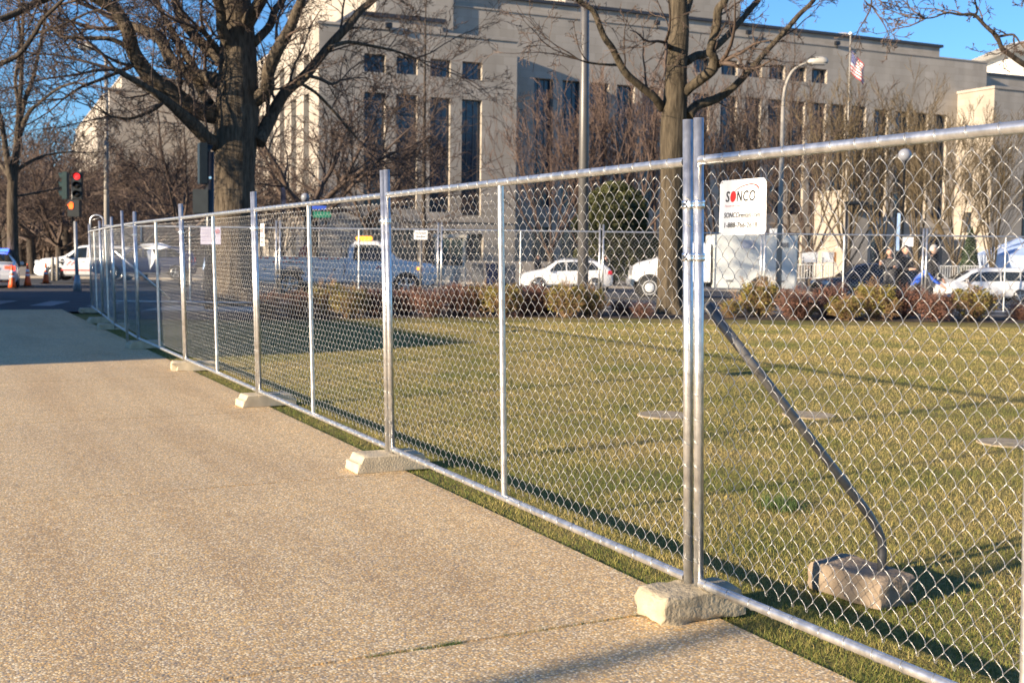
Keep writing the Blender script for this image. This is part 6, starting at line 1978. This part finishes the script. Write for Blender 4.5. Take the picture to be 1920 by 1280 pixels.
# crowd barriers
def barrier(label, px0, px1, Y, py0, py1):
    a, b_ = at(px0, py1, Y), at(px1, py0, Y); n = max(6, int((b_.x - a.x) / 0.14))
    t = thing("crowd_barrier", label, "barrier", (a.x, Y, a.z), 0, "white crowd barriers by the black car")
    w, h = b_.x - a.x, b_.z - a.z
    b = MB(); b.tube([(0, 0, 0.0), (0, 0, h), (w, 0, h), (w, 0, 0.0)], 0.022, 6); b.tube([(0, 0, 0.18), (w, 0, 0.18)], 0.02, 6); b.build("frame", white_trim, t)
    b = MB(); b.tube([(0, 0, 0.18), (0, 0, h)], 0.014, 5, 0, False); me = b.mesh("bar", white_trim)
    for i in range(1, n): link("bar", me, t, (w * i / n, 0, 0))
barrier("white crowd barrier left of the black car's bonnet", 1482, 1524, 66, 496, 527); barrier("white crowd barrier right behind the black car's bonnet", 1526, 1566, 66, 496, 527)
barrier("white crowd barrier between the people and the minivan", 1758, 1800, 68, 499, 527); barrier("white crowd barrier behind the minivan's bonnet", 1802, 1846, 68, 499, 527)
# white and blue tent
Y = 80; g = at(1868, 520, Y); tp = at(1925, 452, Y); z0 = z_street(g.x, Y)
t = thing("event_tent", "blue tinted white event tent above the minivan at the right frame edge", "tent", (g.x, g.y, z0))
tw = 5.2; he = at(1872, 478, Y).z - z0; hp = tp.z - z0 + 0.3
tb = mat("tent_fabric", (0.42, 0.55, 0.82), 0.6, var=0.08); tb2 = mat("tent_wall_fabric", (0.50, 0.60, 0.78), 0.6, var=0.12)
b = MB(); cs = [(0, 0), (tw, 0), (tw, tw), (0, tw)]
for i in range(4):
    x0, y0 = cs[i]; x1, y1 = cs[(i + 1) % 4]
    rows = []
    for k in range(6):
        f = k / 5; zz = he + (hp - he) * (f ** 1.25); rows.append([(x0 + (tw / 2 - x0) * f, y0 + (tw / 2 - y0) * f, zz), (x1 + (tw / 2 - x1) * f, y1 + (tw / 2 - y1) * f, zz)])
    b.grid(rows, 0, False)
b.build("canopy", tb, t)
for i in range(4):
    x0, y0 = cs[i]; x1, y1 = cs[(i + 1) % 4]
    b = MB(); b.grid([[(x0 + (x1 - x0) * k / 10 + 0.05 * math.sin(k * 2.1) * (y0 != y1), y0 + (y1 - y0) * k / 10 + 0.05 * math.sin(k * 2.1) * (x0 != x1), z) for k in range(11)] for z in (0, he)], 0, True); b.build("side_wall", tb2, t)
    b = MB(); b.tube([(x0, y0, 0), (x0, y0, he)], 0.05, 8); b.build("leg", white_trim, t)
# guard booth and planters beyond the far fence
beige = mat("beige_panel", (0.50, 0.46, 0.38), 0.6, var=0.08)
Y = 60; a, b_ = at(815, 525, Y), at(872, 440, Y); z0 = z_street(a.x, Y); w = b_.x - a.x; h = b_.z - z0
t = thing("guard_booth", "beige guard booth with dark green windows behind the far fence", "booth", ((a.x + b_.x) / 2, Y + w / 2, z0))
b = MB(); b.box((0, 0, h * 0.2), (w, w, h * 0.4)); b.build("base_wall", beige, t)
for sx in (-1, 1):
    for sy in (-1, 1):
        b = MB(); b.box((sx * (w / 2 - 0.06), sy * (w / 2 - 0.06), h * 0.67), (0.12, 0.12, h * 0.54)); b.build("corner_post", beige, t)
b = MB(); b.box((0, 0, h * 0.97), (w * 1.15, w * 1.15, h * 0.07)); b.build("roof", beige, t, bevel=0.03)
for sx in (-1, 1):
    b = MB(); b.box((sx * w * 0.23, -w / 2 + 0.08, h * 0.66), (w * 0.40, 0.03, h * 0.5)); b.build("window", glass("green_glass", (0.02, 0.05, 0.045)), t)
b = MB()
for k in range(5): b.box((w * 0.28, -w / 2 - 0.012, h * (0.12 + 0.05 * k)), (w * 0.3, 0.02, 0.035))
b.build("louvre", plastic_grey, t)
for i, (x0, x1, m, lab) in enumerate(((886, 906, plastic_grey, "left dark planter box beyond the far fence"), (912, 934, navy_car, "middle dark planter box beyond the far fence"), (940, 966, plastic_grey, "right dark planter box just left of the estate car"))):
    Y = 64; a, b_ = at(x0, 528, Y), at(x1, 494, Y); z0 = z_street(a.x, Y)
    b = MB(); w = b_.x - a.x; h = b_.z - z0
    b.box((0, 0, h * 0.5), (w, w, h), taper=1.1); b.box((0, 0, h * 0.97), (w * 1.2, w * 1.2, h * 0.08))
    o = b.build("planter", m, None, ((a.x + b_.x) / 2, Y, z0), bevel=0.02); tag(o, lab, "planter")
# white plastic rags caught on the fence past the bend
rag = mat("white_plastic_rag", (0.72, 0.74, 0.78), 0.5, var=0.08)
for pts_, Y, lab in (([(275, 470), (284, 466), (292, 480), (288, 492), (281, 505), (278, 488)], 24, "torn white plastic rag hanging on the fence before the dark blue car"),
                     ([(262, 458), (300, 455), (322, 462), (300, 468), (268, 466)], 25, "white plastic strip along the top of the dark blue car")):
    b = MB(); P = [at(x, y, Y + 0.10 * math.sin(i * 1.9)) for i, (x, y) in enumerate(pts_)]
    c0 = sum(P, V((0, 0, 0))) / len(P)
    for i in range(len(P)): b.poly([c0, P[i], P[(i + 1) % len(P)]]); b.poly([c0 + V((0, .006, 0)), P[(i + 1) % len(P)] + V((0, .006, 0)), P[i] + V((0, .006, 0))])
    o = b.build("plastic_rag", rag); tag(o, lab, "plastic rag")

# flag on its pole
Y = 88; g = at(1582, 520, Y); z0 = z_street(g.x, Y); zt = at(1581, 66, Y).z
t = thing("flagpole", "white flagpole before the main front", "flagpole", (g.x, g.y, z0))
b = MB(); b.tube([(0, 0, 0), (0, 0, zt - z0)], [0.09, 0.045], 10); b.build("pole", conc_pole, t)
b = MB(); b.lathe([(0.14 * math.sin(PI * i / 8) + 1e-3, -0.14 * math.cos(PI * i / 8)) for i in range(9)], (0, 0, zt - z0 + 0.1), 12); b.build("finial", white_trim, t)
ft = thing("flag", "red, white and blue striped flag hanging limp halfway down the flagpole", "flag", (g.x + 0.08, g.y, at(1582, 93, Y).z))
hoist, fly = 1.75, 2.4
def fpt(u, v):
    """u along the fly, v down the hoist; the cloth sags and folds"""
    return (u * fly * 0.42 + 0.05 * math.sin(v * 6 + u * 3), -0.16 * math.sin(u * 9 + v * 2) * u, -v * hoist * (1 - 0.25 * u) - u * fly * 0.52 + 0.1 * u * math.sin(v * 4))
fl_w, fl_r, fl_b = mat("flag_white", (0.75, 0.73, 0.72), 0.7), mat("flag_red", (0.50, 0.03, 0.045), 0.7), mat("flag_blue", (0.04, 0.05, 0.20), 0.7)
for k in range(13):
    u0 = 0.42 if k < 7 else 0.0
    b = MB(); b.grid([[fpt(u, v) for u in np.linspace(u0, 1, 12)] for v in (k / 13, (k + 0.5) / 13, (k + 1) / 13)]); b.build("stripe", fl_r if k % 2 == 0 else fl_w, ft)
b = MB(); b.grid([[fpt(u, v) for u in np.linspace(0, 0.42, 8)] for v in np.linspace(0, 7 / 13, 8)]); ct = b.build("canton", fl_b, ft)
b = MB()
for r in range(5):
    for c_ in range(6):
        p = V(fpt(0.035 + 0.065 * c_, 0.05 + 0.11 * r)) + V((0, -0.012, 0)); b.poly([p + V((0.035 * (1 if k % 2 == 0 else .42) * math.sin(k * PI / 5), 0, 0.035 * (1 if k % 2 == 0 else .42) * math.cos(k * PI / 5))) for k in range(10)][::-1])
o = b.build("stars", fl_w, ct); o["kind"] = "stuff"
